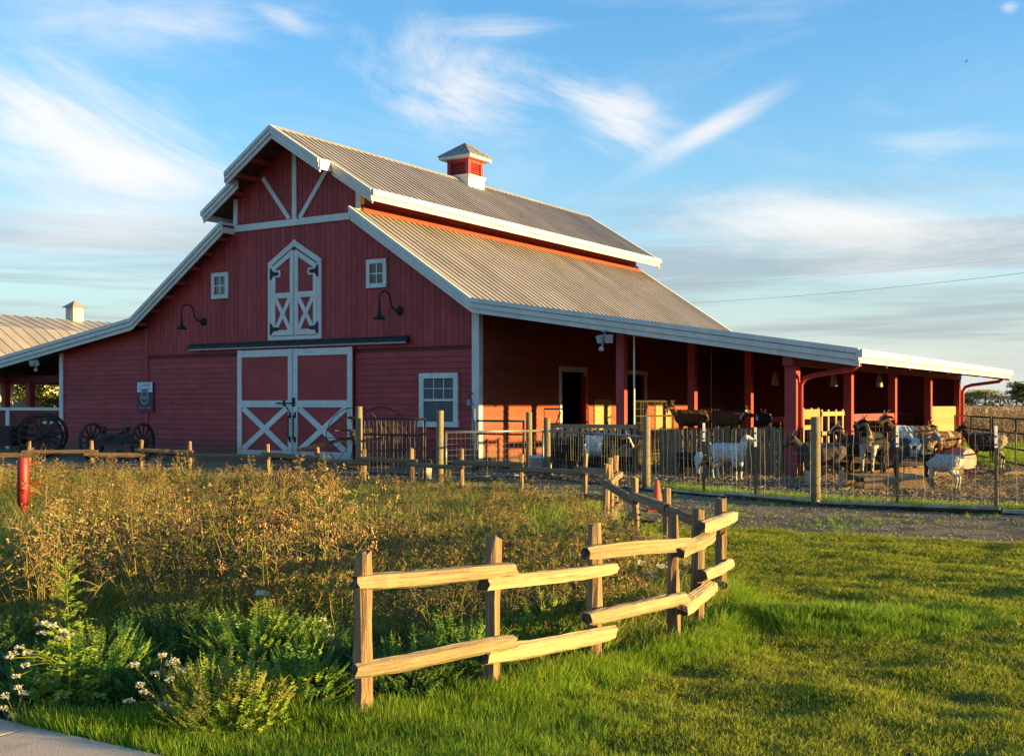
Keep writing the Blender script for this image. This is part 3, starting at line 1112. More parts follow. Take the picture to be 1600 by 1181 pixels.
# -- windows
def window(u, z, w, h, cas, nx, nz, label=None, top_only=None):
    fr = MB()
    wallpt(u - w / 2 + cas / 2, z - h / 2, u - w / 2 + cas / 2, z + h / 2, cas, 0.055, -0.028, fr)
    wallpt(u + w / 2 - cas / 2, z - h / 2, u + w / 2 - cas / 2, z + h / 2, cas, 0.055, -0.028, fr)
    wallpt(u - w / 2, z + h / 2 - cas / 2, u + w / 2, z + h / 2 - cas / 2, cas, 0.058, -0.028, fr)
    wallpt(u - w / 2 - (0.03 if top_only else 0), z - h / 2 + cas / 2, u + w / 2 + (0.03 if top_only else 0), z - h / 2 + cas / 2, cas, 0.058 if not top_only else 0.09, -0.028, fr)
    f = fr.build('window', 'white_paint', barn)
    iw, ih = w - 2 * cas, h - 2 * cas
    zb, zt = z - ih / 2, z + ih / 2
    if top_only:
        MB().box(u - iw / 2, u + iw / 2, -0.072, -0.040, z - 0.03, z + 0.03).build('meeting_rail', 'white_paint', f)
        MB().box(u - iw / 2, u + iw / 2, -0.038, -0.030, zb, z - 0.03).build('pane', 'curtain', f)
        zb = z + 0.03
    pw, ph = iw / nx, (zt - zb) / nz
    for i in range(nx):
        for j in range(nz):
            MB().box(u - iw / 2 + i * pw + 0.006, u - iw / 2 + (i + 1) * pw - 0.006, -0.042, -0.032, zb + j * ph + 0.006, zb + (j + 1) * ph - 0.006).build(
                'pane', 'glass' if not top_only else 'curtain', f)
    mw = 0.035 if not top_only else 0.02
    for i in range(1, nx):
        x = u - iw / 2 + i * pw
        MB().box(x - mw / 2, x + mw / 2, -0.060, -0.030, zb, zt).build('muntin', 'white_paint', f)
    for j in range(1, nz):
        zz = zb + j * ph
        MB().box(u - iw / 2, u + iw / 2, -0.058, -0.030, zz - mw / 2, zz + mw / 2).build('muntin', 'white_paint', f)
    return f


window(CU + 3.02, 5.17, 0.70, 0.78, 0.12, 2, 2)
window(CU - 3.02, 5.17, 0.70, 0.78, 0.12, 2, 2)
window(-1.24, 1.72, 1.25, 1.42, 0.14, 3, 2, top_only=True)

# -- the open lean-to on the right
for u, v in [(8.3, 0), (8.3, 4.2), (8.3, 8.4), (8.3, 12.65), (8.3, 16.85), (4.12, 0.0), (4.12, 4.15), (4.12, 8.3), (4.12, 12.5)]:
    w = 0.13 if u > 5 and v == 0 else 0.10
    MB().box(u - w, u + w, v - w, v + w, -0.1, 2.45 if u > 5 else under(u, 0.37)).build('lean_to_post', 'red_paint', barn)
MB().box(8.19, 8.41, -0.32, 17.0, 2.452, 2.70).build('header_beam', 'red_paint', barn)
MB().box(4.02, 4.22, -0.1, 16.85, under(4.12, 0.37) + 0.002, under(4.12, 0.37) + 0.2).build('header_beam', 'red_paint', barn)
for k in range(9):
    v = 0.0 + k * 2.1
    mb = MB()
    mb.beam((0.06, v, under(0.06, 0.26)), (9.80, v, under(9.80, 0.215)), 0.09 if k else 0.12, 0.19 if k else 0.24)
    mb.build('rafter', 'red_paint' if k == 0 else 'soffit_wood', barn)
hw = MB().box(8.20, 8.26, 12.76, 16.74, 0.02, 1.54).build('half_wall', 'new_wood', barn)
for k in range(8):
    MB().box(8.262, 8.285, 12.76, 16.74, 0.04 + k * 0.187, 0.22 + k * 0.187).build('wall_plank', 'new_wood', hw)
mb = MB()
mb.tube([(9.76, 0.0, 2.60), (9.75, 0.0, 2.45), (9.62, 0.02, 2.37), (8.75, 0.05, 2.24), (8.55, 0.06, 2.17), (8.47, 0.06, 2.02), (8.47, 0.06, 0.03)], 0.055, 8)
mb.build('downspout', 'red_paint', barn, True)
mb = MB()
mb.tube([(9.76, 16.9, 2.60), (9.75, 16.9, 2.45), (9.62, 16.9, 2.37), (8.75, 16.9, 2.26), (8.55, 16.9, 2.19), (8.47, 16.9, 2.04), (8.47, 16.9, 0.03)], 0.055, 8)
mb.build('downspout', 'red_paint', barn, True)
MB().box(8.22, 8.38, 4.32, 8.28, 1.18, 1.36).build('side_rail', 'red_paint', barn)
MB().box(5.2, 8.1, 6.0, 6.12, 1.12, 1.26).build('side_rail', 'red_paint', barn)
mb = MB()
mb.tube([(4.45, 0.0, 0.02), (4.45, 0.0, under(4.45, 0.3))], 0.022, 8)
mb.tube([(6.43, -0.05, 0.02), (6.42, -0.05, under(6.45, 0.4))], 0.001, 3)
mb.build('conduit', 'white_paint', barn)

# -- the porch on the left
for u, v in ((-19.8, 0.8), (-21.25, 0.8), (-21.25, 5.0), (-21.25, 9.2), (-21.25, 13.4), (-21.25, 16.8)):
    MB().box(u - 0.11, u + 0.11, v - 0.11, v + 0.11, 0, 2.35).build('porch_post', 'red_paint', barn)
MB().box(-21.36, -21.14, -0.2, 17.0, 2.352, 2.6).build('header_beam', 'red_paint', barn)
MB().box(-21.1, -17.05, 0.7, 0.9, 2.354, 2.62).build('header_beam', 'dark_red', barn)
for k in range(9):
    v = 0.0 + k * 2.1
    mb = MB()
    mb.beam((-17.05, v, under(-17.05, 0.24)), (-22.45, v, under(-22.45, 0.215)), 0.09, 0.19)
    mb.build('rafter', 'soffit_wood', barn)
pr = MB().box(-22.4, -17.02, -0.08, -0.02, 1.40, 1.50).build('porch_rail', 'white_paint', barn)
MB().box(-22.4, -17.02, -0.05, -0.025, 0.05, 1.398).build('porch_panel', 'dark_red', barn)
MB().box(-19.95, -19.75, -0.085, -0.051, 0.05, 1.398).build('porch_trim', 'white_paint', barn)
MB().box(-17.9, -17.02, -0.075, -0.051, 0.95, 1.03).build('porch_trim', 'white_paint', barn)


# ------------------------------------------------------------------ fixtures on the barn
def wall_lamp(u, z, label):
    p = B(u, 0, z)
    t = thing('wall_lamp', label, 'lamp', p, -BTH, 'gooseneck barn lights')
    MB().lathe((0, -0.023, 0), [(0.12, 0), (0.12, 0.03), (0.07, 0.07), (0.035, 0.09)], 14, (0, -1, 0)).build('wall_plate', 'black_iron', t, True)
    pts = [(0, -0.1, 0), (0, -0.25, 0.01)]
    pts += [(0, -0.34 - 0.02, 0.08), (0, -0.42, 0.22)]
    for k in range(7):
        a = math.pi * k / 6
        pts.append((0, -0.66 + 0.23 * math.cos(a), 0.28 + 0.20 * math.sin(a)))
    pts.append((0, -0.895, 0.02))
    MB().tube(pts, 0.021, 8).build('arm', 'black_iron', t, True)
    MB().lathe((0, -0.895, 0.08), [(0.03, 0), (0.04, -0.1), (0.055, -0.24), (0.09, -0.28), (0.155, -0.335), (0.165, -0.355), (0.155, -0.357), (0.08, -0.30)], 20).build('lamp_shade', 'black_iron', t, True)
    return t


wall_lamp(-2.55, 4.12, 'black gooseneck barn light on the front wall to the right of the loft doors')
wall_lamp(-10.1, 4.12, 'black gooseneck barn light on the front wall to the left of the loft doors')

# certification board
t = thing('wall_sign', 'white and maroon certified sustainable sign with green oval on the red siding', 'sign', B(-12.70, -0.052, 1.36), -BTH)
MB().box(-0.375, 0.375, -0.03, 0.0, 0, 0.96).build('sign_board', 'sign_maroon', t)
MB().box(-0.355, 0.355, -0.034, -0.031, 0.63, 0.945).build('white_panel', 'sign_white', t)


def oval(cx, cz, rx, rz, y, name, mats, par, th=0.004, n=32):
    MB().prism([(cx + rx * math.cos(2 * math.pi * i / n), cz + rz * math.sin(2 * math.pi * i / n)) for i in range(n)], y, y + th).build(name, mats, par)


oval(0, 0.47, 0.225, 0.255, -0.039, 'oval_border', 'sign_maroon', t)
oval(0, 0.46, 0.20, 0.21, -0.043, 'oval_ring', 'sign_grey', t, 0.0038)
oval(0, 0.46, 0.165, 0.178, -0.047, 'oval_badge', 'sign_green', t, 0.0038)


def lettering(text, size, loc, mname, par, name='lettering', squash=1.0):
    cu = bpy.data.curves.new('letters', 'FONT')
    cu.body = text
    cu.size = size
    cu.align_x = 'CENTER'
    cu.align_y = 'CENTER'
    cu.extrude = 0.001
    cu.resolution_u = 3
    tmp = bpy.data.objects.new('letters', cu)
    COL.objects.link(tmp)
    dg = bpy.context.evaluated_depsgraph_get()
    me = bpy.data.meshes.new_from_object(tmp.evaluated_get(dg))
    bpy.data.objects.remove(tmp)
    me.materials.clear()
    me.materials.append(MATS[mname])
    return put(name, me, par, loc, (R(90), 0, 0), (squash, 1, 1))


lettering('Certified', 0.135, (0, -0.0355, 0.855), 'sign_ink', t)
lettering('Sustainable', 0.135, (0, -0.0355, 0.735), 'sign_ink', t, squash=0.9)
lettering('CERTIFIED', 0.062, (0, -0.0485, 0.485), 'sign_white', t)
lettering('GREEN', 0.062, (0, -0.0485, 0.42), 'sign_white', t)
lettering('VINEYARD \u2022 WINERY', 0.060, (0, -0.0315, 0.135), 'sign_pale', t)


# flood lights under the front rake
def flood(u, label, mirror=1):
    z = under(u, 0.35)
    t = thing('flood_light', label, 'flood light', B(u, -0.50, z), -BTH, 'flood lights under the front roof edge')
    mb = MB()
    mb.lathe((0, 0, 0.04), [(0.08, 0), (0.08, -0.04), (0.03, -0.05)], 12)
    mb.tube([(0, 0, 0), (0.0, -0.03, -0.07), (-0.07 * mirror, -0.05, -0.1)], 0.016, 6)
    mb.tube([(0, -0.03, -0.06), (0.11 * mirror, -0.05, -0.1)], 0.016, 6)
    mb.build('bracket', 'plastic_grey', t, True)
    for (x, zz, tilt) in ((-0.08, -0.17, -1), (0.14, -0.17, 1)):
        x *= mirror
        mb = MB()
        mb.prism([(-0.09, -0.09), (0.09, -0.09), (0.10, 0.09), (-0.10, 0.09)], -0.06, 0.05)
        hd = mb.build('lamp_head', 'plastic_grey', t)
        hd.location = (x, -0.05, zz)
        hd.rotation_euler = (R(20), 0, R(24 * tilt))
        MB().box(-0.075, 0.075, -0.066, -0.0605, -0.07, 0.07).build('lens', 'lamp_glass', hd)
    mb = MB()
    mb.tube([(-0.04 * mirror, -0.03, -0.26), (-0.03 * mirror, -0.04, -0.33)], 0.03, 8)
    mb.lathe((-0.05 * mirror, -0.07, -0.40), [(0.03, 0.06), (0.06, 0.02), (0.065, -0.02), (0.04, -0.06)], 12)
    mb.build('motion_sensor', 'white_paint', t, True)


flood(3.93, 'white twin flood light under the roof edge above the open lean-to')
flood(-17.6, 'white twin flood light under the roof edge above the left porch', -1)

# small lantern on the corner board
p = B(-0.20, -0.03, 1.60)
t = thing('bell_lantern', 'small pale metal lantern on the white corner board', 'lantern', p, -BTH)
MB().lathe((0, -0.12, 0), [(0.02, 0.16), (0.05, 0.12), (0.075, 0.0), (0.08, -0.03)], 10).build('shade', 'galvanized', t, True)
MB().tube([(0.08, 0.0, 0.27), (0.06, -0.06, 0.30), (0.0, -0.12, 0.27), (0, -0.12, 0.16)], 0.012, 5).build('arm', 'black_iron', t, True)

# bags on strings inside the lean-to
for i, (u, v, z0) in enumerate(((3.3, 6.0, 2.48), (4.6, 9.2, 2.42), (6.4, 9.2, 2.38), (7.4, 10.4, 2.36))):
    t = thing('fly_trap', ['pale yellow bag trap hanging near the second barn doorway', 'pale bag trap hanging in the middle of the lean-to',
                           'dim bag trap hanging deep in the lean-to', 'dark bag trap hanging beyond the front downspout'][i], 'fly trap', B(u, v, z0), -BTH, 'bags hung under the lean-to roof')
    MB().tube([(0, 0, 0.18), (0, 0, under(u, 0.2) - z0)], 0.006, 4).build('cord', 'cable', t)
    MB().lathe((0, 0, 0), [(0.11, -0.24), (0.115, -0.22), (0.085, 0.05), (0.05, 0.10), (0.03, 0.18)], 6).build('bag', 'bag_yellow', t, True)
# ------------------------------------------------------------------ ground
from mathutils.geometry import delaunay_2d_cdt


def ground_mat(name, cols, scales, rough=0.95, bump=0.5, bscale=40.0, mixlo=0.42, mixhi=0.62):
    m = bpy.data.materials.new(name)
    m.use_nodes = True
    t = NT(m.node_tree)
    b = m.node_tree.nodes['Principled BSDF']
    g = t.n('ShaderNodeNewGeometry')
    P = g.outputs['Position']
    c = cols[0]
    first = True
    for k in range(1, len(cols)):
        n = t.noise(P, scales[k - 1], 6.0, 0.62)
        c = t.mix(t.ramp(n, mixlo, mixhi), c if first else c, cols[k])
        first = False
    sp = t.noise(P, 55.0, 3.0, 0.7)
    c = t.mix(t.math('MULTIPLY', t.ramp(sp, 0.35, 0.75), 0.45), c, tuple(x * 0.45 for x in cols[0]))
    t.l(c, b.inputs['Base Color'])
    b.inputs['Roughness'].default_value = rough
    b.inputs['Specular IOR Level'].default_value = 0.15
    bp = t.n('ShaderNodeBump')
    bp.inputs['Strength'].default_value = bump
    bp.inputs['Distance'].default_value = 0.03
    t.l(t.noise(P, bscale, 6.0, 0.65), bp.inputs['Height'])
    t.l(bp.outputs[0], b.inputs['Normal'])
    MATS[name] = m


ground_mat('soil', [(0.075, 0.052, 0.036), (0.11, 0.08, 0.055), (0.055, 0.05, 0.028)], [0.8, 3.0])
ground_mat('turf_soil', [(0.085, 0.11, 0.022), (0.12, 0.12, 0.030), (0.07, 0.062, 0.03)], [1.2, 4.0])
ground_mat('gravel_mat', [(0.27, 0.185, 0.10), (0.34, 0.25, 0.14), (0.15, 0.11, 0.06)], [0.5, 1.7], bump=0.9, bscale=24)
ground_mat('pen_dirt', [(0.105, 0.07, 0.045), (0.17, 0.12, 0.07), (0.07, 0.05, 0.035)], [0.7, 3.0], bump=0.9, bscale=12)
ground_mat('field_mat', [(0.17, 0.125, 0.065), (0.10, 0.11, 0.035), (0.21, 0.16, 0.09)], [0.05, 0.4], bump=0.6, bscale=6)


def grid_lines(lo, hi, fine, far):
    a = list(np.arange(lo, hi + 1e-6, fine))
    s, x = fine, hi
    up, dn = [], []
    while x < far:
        s *= 1.35
        x += s
        up.append(x)
    s, x = fine, lo
    while x > -far:
        s *= 1.35
        x -= s
        dn.append(x)
    return np.array(dn[::-1] + a + up)


gx, gy = grid_lines(-12, 14, 0.35, 1800), grid_lines(0, 30, 0.35, 2600)
GX, GY = np.meshgrid(gx, gy)
GZ = height(GX, GY) - 0.03
nx_, ny_ = len(gx), len(gy)
verts = np.stack([GX.ravel(), GY.ravel(), GZ.ravel()], 1)
faces = [(j * nx_ + i, j * nx_ + i + 1, (j + 1) * nx_ + i + 1, (j + 1) * nx_ + i) for j in range(ny_ - 1) for i in range(nx_ - 1)]
me = bpy.data.meshes.new('ground')
me.from_pydata(verts.tolist(), [], faces)
me.materials.append(MATS['field_mat'])
struct(put('ground', me))


def sheet(name, poly, mname, step, off, jitter=0.05, seed=1):
    """a piece of ground inside an outline, following the lie of the land"""
    rnd = random.Random(seed)
    out = []
    n = len(poly)
    for i in range(n):
        a, b = Vector(poly[i]), Vector(poly[(i + 1) % n])
        k = max(1, int((b - a).length / max(step, 0.12)))
        for j in range(k):
            p = a.lerp(b, j / k)
            out.append(Vector((p.x + rnd.uniform(-jitter, jitter), p.y + rnd.uniform(-jitter, jitter))))
    xs, ys = [p[0] for p in poly], [p[1] for p in poly]
    pts = list(out)
    P = np.array([(p.x, p.y) for p in out])
    gx = np.arange(min(xs), max(xs), step)
    gy = np.arange(min(ys), max(ys), step)
    X, Y = np.meshgrid(gx, gy)
    X, Y = X.ravel(), Y.ravel()
    ins = inside(X, Y, P)
    for x, y in zip(X[ins], Y[ins]):
        pts.append(Vector((x + rnd.uniform(-.2, .2) * step, y + rnd.uniform(-.2, .2) * step)))
    ne = len(out)
    v, e, f, *_ = delaunay_2d_cdt(pts, [(i, (i + 1) % ne) for i in range(ne)], [], 1, 1e-4)
    V = np.array([(p.x, p.y) for p in v])
    Z = height(V[:, 0], V[:, 1]) + off
    me = bpy.data.meshes.new(name)
    me.from_pydata(np.column_stack([V, Z]).tolist(), [], [tuple(x) for x in f])
    me.materials.append(MATS[mname])
    me.polygons.foreach_set('use_smooth', [True] * len(me.polygons))
    me.update()
    return struct(put(name, me))


def inside(X, Y, P):
    X, Y = np.asarray(X), np.asarray(Y)
    c = np.zeros(X.shape, bool)
    n = len(P)
    j = n - 1
    for i in range(n):
        xi, yi, xj, yj = P[i][0], P[i][1], P[j][0], P[j][1]
        if yi != yj:
            c ^= ((yi > Y) != (yj > Y)) & (X < (xj - xi) * (Y - yi) / (yj - yi) + xi)
        j = i
    return c


GARDEN = [(-0.75, 5.9), (-0.1, 6.35), (0.5, 7.2), (1.05, 7.7), (1.3, 8.2), (1.62, 9.2), (1.42, 10.6), (1.3, 12.0), (1.25, 14.6), (1.35, 16.2), (1.05, 17.0),
          (-0.82, 18.6), (-1.7, 19.4), (-2.5, 19.7), (-3.3, 19.9), (-4.5, 21.3), (-6.4, 23.0), (-8.4, 23.2), (-11, 23.4), (-14, 23), (-14, 8), (-4.5, 5.9), (-2.2, 5.7)]
LAWN = [(-3.2, 2.5), (14, 2.5), (16, 10.5), (10, 11.8), (5.9, 13.0), (2.95, 14.9), (1.9, 15.6), (1.3, 14.6), (1.34, 12.0), (1.46, 10.6), (1.66, 9.2), (1.35, 8.15),
        (1.1, 7.6), (0.55, 7.1), (-0.05, 6.25), (-0.72, 5.8), (-2.2, 5.65), (-4.6, 5.85), (-6, 5.8), (-6, 4)]
DRIVE = [(16, 10.4), (10, 11.7), (5.9, 12.9), (2.95, 14.8), (1.6, 16.2), (1.15, 17.0), (-0.75, 18.7), (-1.7, 19.5), (-3.3, 20.1), (-4.5, 21.5), (-6.4, 23.2), (-11, 23.6), (-18, 23), (-30, 30),
         (-24, 46), (-16, 39.2), (-0.95, 29.9), (0.3, 28.0), (-3.4, 24.9), (-1.5, 23.7), (0.75, 25.0), (2.45, 21.6), (4.75, 18.4), (7.0, 17.0), (18, 12.5)]
PEN = [(2.45, 21.5), (4.8, 18.3), (7.06, 16.9), (20, 12.2), (26, 22), (14.5, 38), (16.5, 45), (2, 46), (-0.6, 30.0), (0.4, 28.2), (-3.3, 24.7), (-1.5, 23.6), (0.8, 24.9)]
sheet('garden_bed', GARDEN, 'soil', 0.35, 0.0, 0.06, 2)
sheet('lawn', LAWN, 'turf_soil', 0.16, 0.012, 0.05, 3)
sheet('gravel_drive', DRIVE, 'gravel_mat', 0.5, 0.006, 0.10, 4)
sheet('pen_ground', PEN, 'pen_dirt', 0.4, 0.018, 0.08, 5)
# paved walk: slabs with open joints
walk = struct(put('concrete_walk', MB().box(-6.0, -1.0, 2.5, 3.0, -0.02, 0.015).mesh('concrete_walk', 'concrete')))
A_, B_ = Vector((-2.55, 5.75)), Vector((-1.60, 5.17))       # far edge of the walk
ed = (B_ - A_).normalized()
nr = Vector((ed.y, -ed.x))
for i in range(-3, 4):
    J0 = gpx(76, 1143)
    s0 = (Vector((J0.x, J0.y)) - A_).dot(ed)
    for j in range(2):
        a0 = A_ + ed * (s0 + i * 1.22 + 0.006) + nr * (j * 1.22 + 0.006 * (j > 0))
        a1 = A_ + ed * (s0 + (i + 1) * 1.22 - 0.006) + nr * (j * 1.22 + 0.006 * (j > 0))
        b0, b1 = a0 + nr * 1.205, a1 + nr * 1.205
        m = MB().prism([(a0.x, a0.y), (b0.x, b0.y), (b1.x, b1.y), (a1.x, a1.y)], -0.05, 0.045, 'xy')
        me = m.mesh('slab', 'concrete')
        bevel_mesh(me, 0.008)
        put('slab', me, walk)

# ------------------------------------------------------------------ split-rail fence round the garden
fence = thing('split_rail_fence', 'weathered split rail fence running round the wild garden bed beside the lawn', 'fence')
rf = random.Random(11)


def fence_post(x, y, h=0.85, w=0.095, d=0.085, lean=0.03, rz=None):
    z0 = hz_at(x, y)
    mb = MB()
    n = 7
    shape = [(math.cos(2 * math.pi * i / n + 0.3) * w / 2 * rf.uniform(0.85, 1.15), math.sin(2 * math.pi * i / n + 0.3) * d / 2 * rf.uniform(0.85, 1.15)) for i in range(n)]
    lx, ly = rf.uniform(-lean, lean), rf.uniform(-lean, lean)
    rows = 7
    vs, fs = [], []
    for k in range(rows):
        t = k / (rows - 1)
        zz = -0.15 + (h + 0.15) * t
        for (a, b) in shape:
            j = 0.006
            vs.append((a * (1.04 - 0.1 * t) + lx * t + rf.uniform(-j, j), b * (1.04 - 0.1 * t) + ly * t + rf.uniform(-j, j), zz + (rf.uniform(-0.012, 0.012) if k == rows - 1 else 0)))
    for k in range(rows - 1):
        for i in range(n):
            i2 = (i + 1) % n
            fs.append((k * n + i, k * n + i2, (k + 1) * n + i2, (k + 1) * n + i))
    fs.append(tuple(range((rows - 1) * n, rows * n)))
    mb.add(vs, fs)
    o = mb.build('post', 'post_wood', fence)
    o.location = (x, y, z0)
    o.rotation_euler = (0, 0, rf.uniform(0, 6.28) if rz is None else rz)
    return o


def fence_rail(p, q, h=0.095, w=0.075, bend=0.008, mats=('rail_wood', 'rail_end')):
    """a hand-split rail: rough, slightly bowed, thinner and chopped at its ends"""
    p, q = Vector(p), Vector(q)
    d = (q - p)
    L = d.length
    d.normalize()
    up = Vector((0, 0, 1))
    s = d.cross(up).normalized()
    u = s.cross(d)
    mw = Matrix((d, -s, u)).transposed().to_4x4()
    mw.translation = p
    p, d, s, u = Vector((0, 0, 0)), Vector((1, 0, 0)), Vector((0, -1, 0)), Vector((0, 0, 1))
    n = 9
    ang = [2 * math.pi * i / n + rf.uniform(-0.2, 0.2) for i in range(n)]
    rad = [rf.uniform(0.86, 1.14) for _ in range(n)]
    rows = 14
    b1, b2 = rf.uniform(-bend, bend), rf.uniform(-bend, bend)
    mb = MB()
    vs, fs = [], []
    for k in range(rows):
        t = k / (rows - 1)
        e = min(t, 1 - t) / 0.09
        th = 0.80 + 0.20 * min(1, e)
        c = p + d * (L * t) + u * (b1 * math.sin(math.pi * t) + b2 * math.sin(2 * math.pi * t)) + s * rf.uniform(-0.003, 0.003)
        for i in range(n):
            r = rad[i] * (1 + rf.uniform(-0.07, 0.07))
            endj = rf.uniform(-0.02, 0.02) if k in (0, rows - 1) else 0
            sq = 1.0 / max(abs(math.cos(ang[i])), abs(math.sin(ang[i])), 0.78)
            vs.append(c + s * (math.cos(ang[i]) * w / 2 * r * sq * (0.8 + 0.2 * th)) + u * (math.sin(ang[i]) * h / 2 * r * sq * th) + d * endj)
    for k in range(rows - 1):
        for i in range(n):
            i2 = (i + 1) % n
            fs.append((k * n + i, k * n + i2, (k + 1) * n + i2, (k + 1) * n + i))
    mb.add(vs, fs, 0)
    mb.f.append(tuple(range(n - 1, -1, -1)))
    mb.f.append(tuple(range((rows - 1) * n, rows * n)))
    mb.m += [1, 1]
    o = mb.build('rail', list(mats), fence)
    o.matrix_world = mw
    return o


FP = [(-0.742, 5.76), (-0.115, 6.3), (0.51, 7.25), (1.08, 7.68), (1.32, 8.25), (1.66, 9.2)]
for x, y in FP:
    fence_post(x, y, 0.865, lean=0.015)


def prail(x0, y0, d0, x1, y1, d1, **k):
    return fence_rail(px(x0, y0, d0), px(x1, y1, d1), **k)


o_ = 0.09      # rails are fixed to the camera side of the posts
prail(557, 910, 5.70, 804, 889, 6.30, h=0.080)
prail(755, 913, 6.17, 958, 887, 7.18, h=0.080)
prail(914, 864, 7.05, 1083, 849, 7.66, h=0.088)
prail(1062, 864, 7.52, 1112, 835, 8.35, h=0.088)
prail(1094, 824, 8.05, 1145, 806, 9.25, h=0.088)
prail(553, 1047, 5.70, 801, 1001, 6.28, h=0.082)
prail(757, 1026, 6.17, 958, 987, 7.18, h=0.092)
prail(918, 966, 7.05, 1072, 934, 7.62, h=0.088)
prail(1066, 953, 7.52, 1114, 915, 8.38, h=0.092)
prail(1098, 900, 8.1, 1141, 880, 9.25, h=0.088)

# the far side of the garden
BACK = [(1.42, 10.6), (1.29, 12.0), (1.17, 14.5), (1.44, 16.1), (1.05, 17.0), (0.13, 17.8), (-0.82, 18.6), (-1.68, 19.4), (-2.52, 19.7), (-3.34, 19.9), (-4.48, 21.3), (-6.42, 23.0), (-7.42, 23.2), (-8.42, 23.2), (-9.65, 23.1)]
for x, y in BACK:
    fence_post(x, y, rf.uniform(0.82, 0.9), 0.09, 0.08, 0.03)
fence_post(1.27, 14.75, 0.92, 0.09, 0.08)
fence_post(-11.6, 23.0, 0.85, 0.09, 0.08)


def run_rails(pts, side=0.07, hs=(0.64, 0.24), ext=0.12):
    for i in range(len(pts) - 1):
        a, b = Vector(pts[i]), Vector(pts[i + 1])
        d = (b - a).normalized()
        nrm = Vector((d.y, -d.x))
        if nrm.y > 0:
            nrm = -nrm
        for h in hs:
            dz = (0.03 if i % 2 else -0.03)
            a_ = a - d * ext + nrm * side
            b_ = b + d * ext + nrm * side
            za, zb = hz_at(a.x, a.y) + h + dz + rf.uniform(-.02, .02), hz_at(b.x, b.y) + h + dz + rf.uniform(-.02, .02)
            fence_rail((a_.x, a_.y, za), (b_.x, b_.y, zb), rf.uniform(0.070, 0.088), 0.06, 0.006, ('shade_rail', 'rail_end'))


run_rails([(1.66, 9.2), (1.42, 10.6), (1.29, 12.0), (1.17, 14.5)], side=0.03)
run_rails([(1.17, 14.5), (1.44, 16.1), (1.05, 17.0), (0.13, 17.8), (-0.82, 18.6), (-1.68, 19.4), (-2.52, 19.7), (-3.34, 19.9), (-4.48, 21.3), (-6.42, 23.0), (-7.42, 23.2), (-8.42, 23.2), (-9.65, 23.1), (-11.6, 23.0)])

# ------------------------------------------------------------------ wire fence of the goat pen
pen = thing('wire_fence', 'wire mesh stock fence on round wooden posts along the front of the goat pen', 'fence')
PF = [(2.46, 21.5), (4.8, 18.3), (7.06, 16.9), (11.5, 14.2), (16, 11.6)]


def round_post(x, y, h, r=0.065, par=None, name='post', m='treated_post', lean=0.0):
    rr = random.Random(int(x * 100 + y * 7))
    mb = MB()
    mb.tube([(0, 0, -0.1), (lean * 0.3, 0, h * 0.35), (lean * 0.7, 0.0, h * 0.7), (lean, 0, h - 0.012), (lean, 0, h)], [r * 1.04, r, r * 0.98, r * 0.97, r * 0.9], 10)
    o = mb.build(name, m, par, True)
    o.location = (x, y, hz_at(x, y))
    return o


for (x, y, h, ln) in ((-3.24, 24.5, 1.56, 0.0), (-1.47, 23.5, 1.48, 0.01), (0.385, 26.3, 1.43, 0.0), (0.765, 25.0, 1.32, -0.01), (2.49, 21.45, 1.38, 0.0), (4.79, 18.25, 1.41, 0.0)):
    round_post(x, y, h, 0.075, pen, lean=ln)


def t_post(x, y, h=1.27, white=0.32):
    mb = MB()
    mb.prism([(-0.006, 0.03), (-0.006, 0.0), (-0.022, 0.0), (-0.022, -0.006), (0.022, -0.006), (0.022, 0.0), (0.006, 0.0), (0.006, 0.03)], 0.0, h - white, 'xy', 0)
    mb.prism([(-0.0065, 0.031), (-0.0065, 0.0), (-0.0225, 0.0), (-0.0225, -0.0065), (0.0225, -0.0065), (0.0225, 0.0), (0.0065, 0.0), (0.0065, 0.031)], h - white + 0.0, h - 0.0, 'xy', 1)
    for k in range(9):
        mb.box(-0.01, 0.01, -0.013, -0.0065, 0.15 + k * 0.12, 0.18 + k * 0.12, 0)
    o = mb.build('t_post', ['black_iron', 'white_paint'], pen)
    o.location = (x, y, hz_at(x, y))
    return o


for x, y in ((7.06, 16.88), (5.86, 17.6), (3.35, 20.2), (4.05, 19.25), (9.3, 15.5), (11.5, 14.15)):
    t_post(x, y, 1.28 if x != 4.05 else 1.22)


def wire_mesh(pts, top, parent, name='wire_mesh', dx=0.105, rows=None, r=0.0024, wav=0.012, z0=0.04):
    rows = rows or [0.0, 0.075, 0.16, 0.26, 0.38, 0.53, 0.68, 0.84, 1.0]
    mb = MB()
    rr = random.Random(5)
    for i in range(len(pts) - 1):
        a, b = Vector(pts[i]), Vector(pts[i + 1])
        L = (b - a).length
        d = (b - a) / L
        nrm = Vector((d.y, -d.x))
        for k in range(int(L / dx) + 1):
            p = a + d * min(L, k * dx)
            gz = hz_at(p.x, p.y)
            pts_ = []
            for j in range(5):
                t = j / 4
                q = p + d * rr.uniform(-wav, wav) + nrm * rr.uniform(-wav, wav)
                pts_.append((q.x, q.y, gz + z0 + (top - z0) * t))
            mb.tube(pts_, r, 4, cap=False)
        for h in rows:
            k = max(2, int(L / 0.6))
            mb.tube([(a.x + d.x * L * j / k, a.y + d.y * L * j / k, hz_at(a.x + d.x * L * j / k, a.y + d.y * L * j / k) + z0 + (top - z0) * h + rr.uniform(-wav, wav) * 0.5) for j in range(k + 1)], r * 1.1, 4, cap=False)
    return stuff(mb.build(name, 'wire', parent))


def offs(pts, d):
    return [(x + d * 0.6, y - d) for x, y in pts]


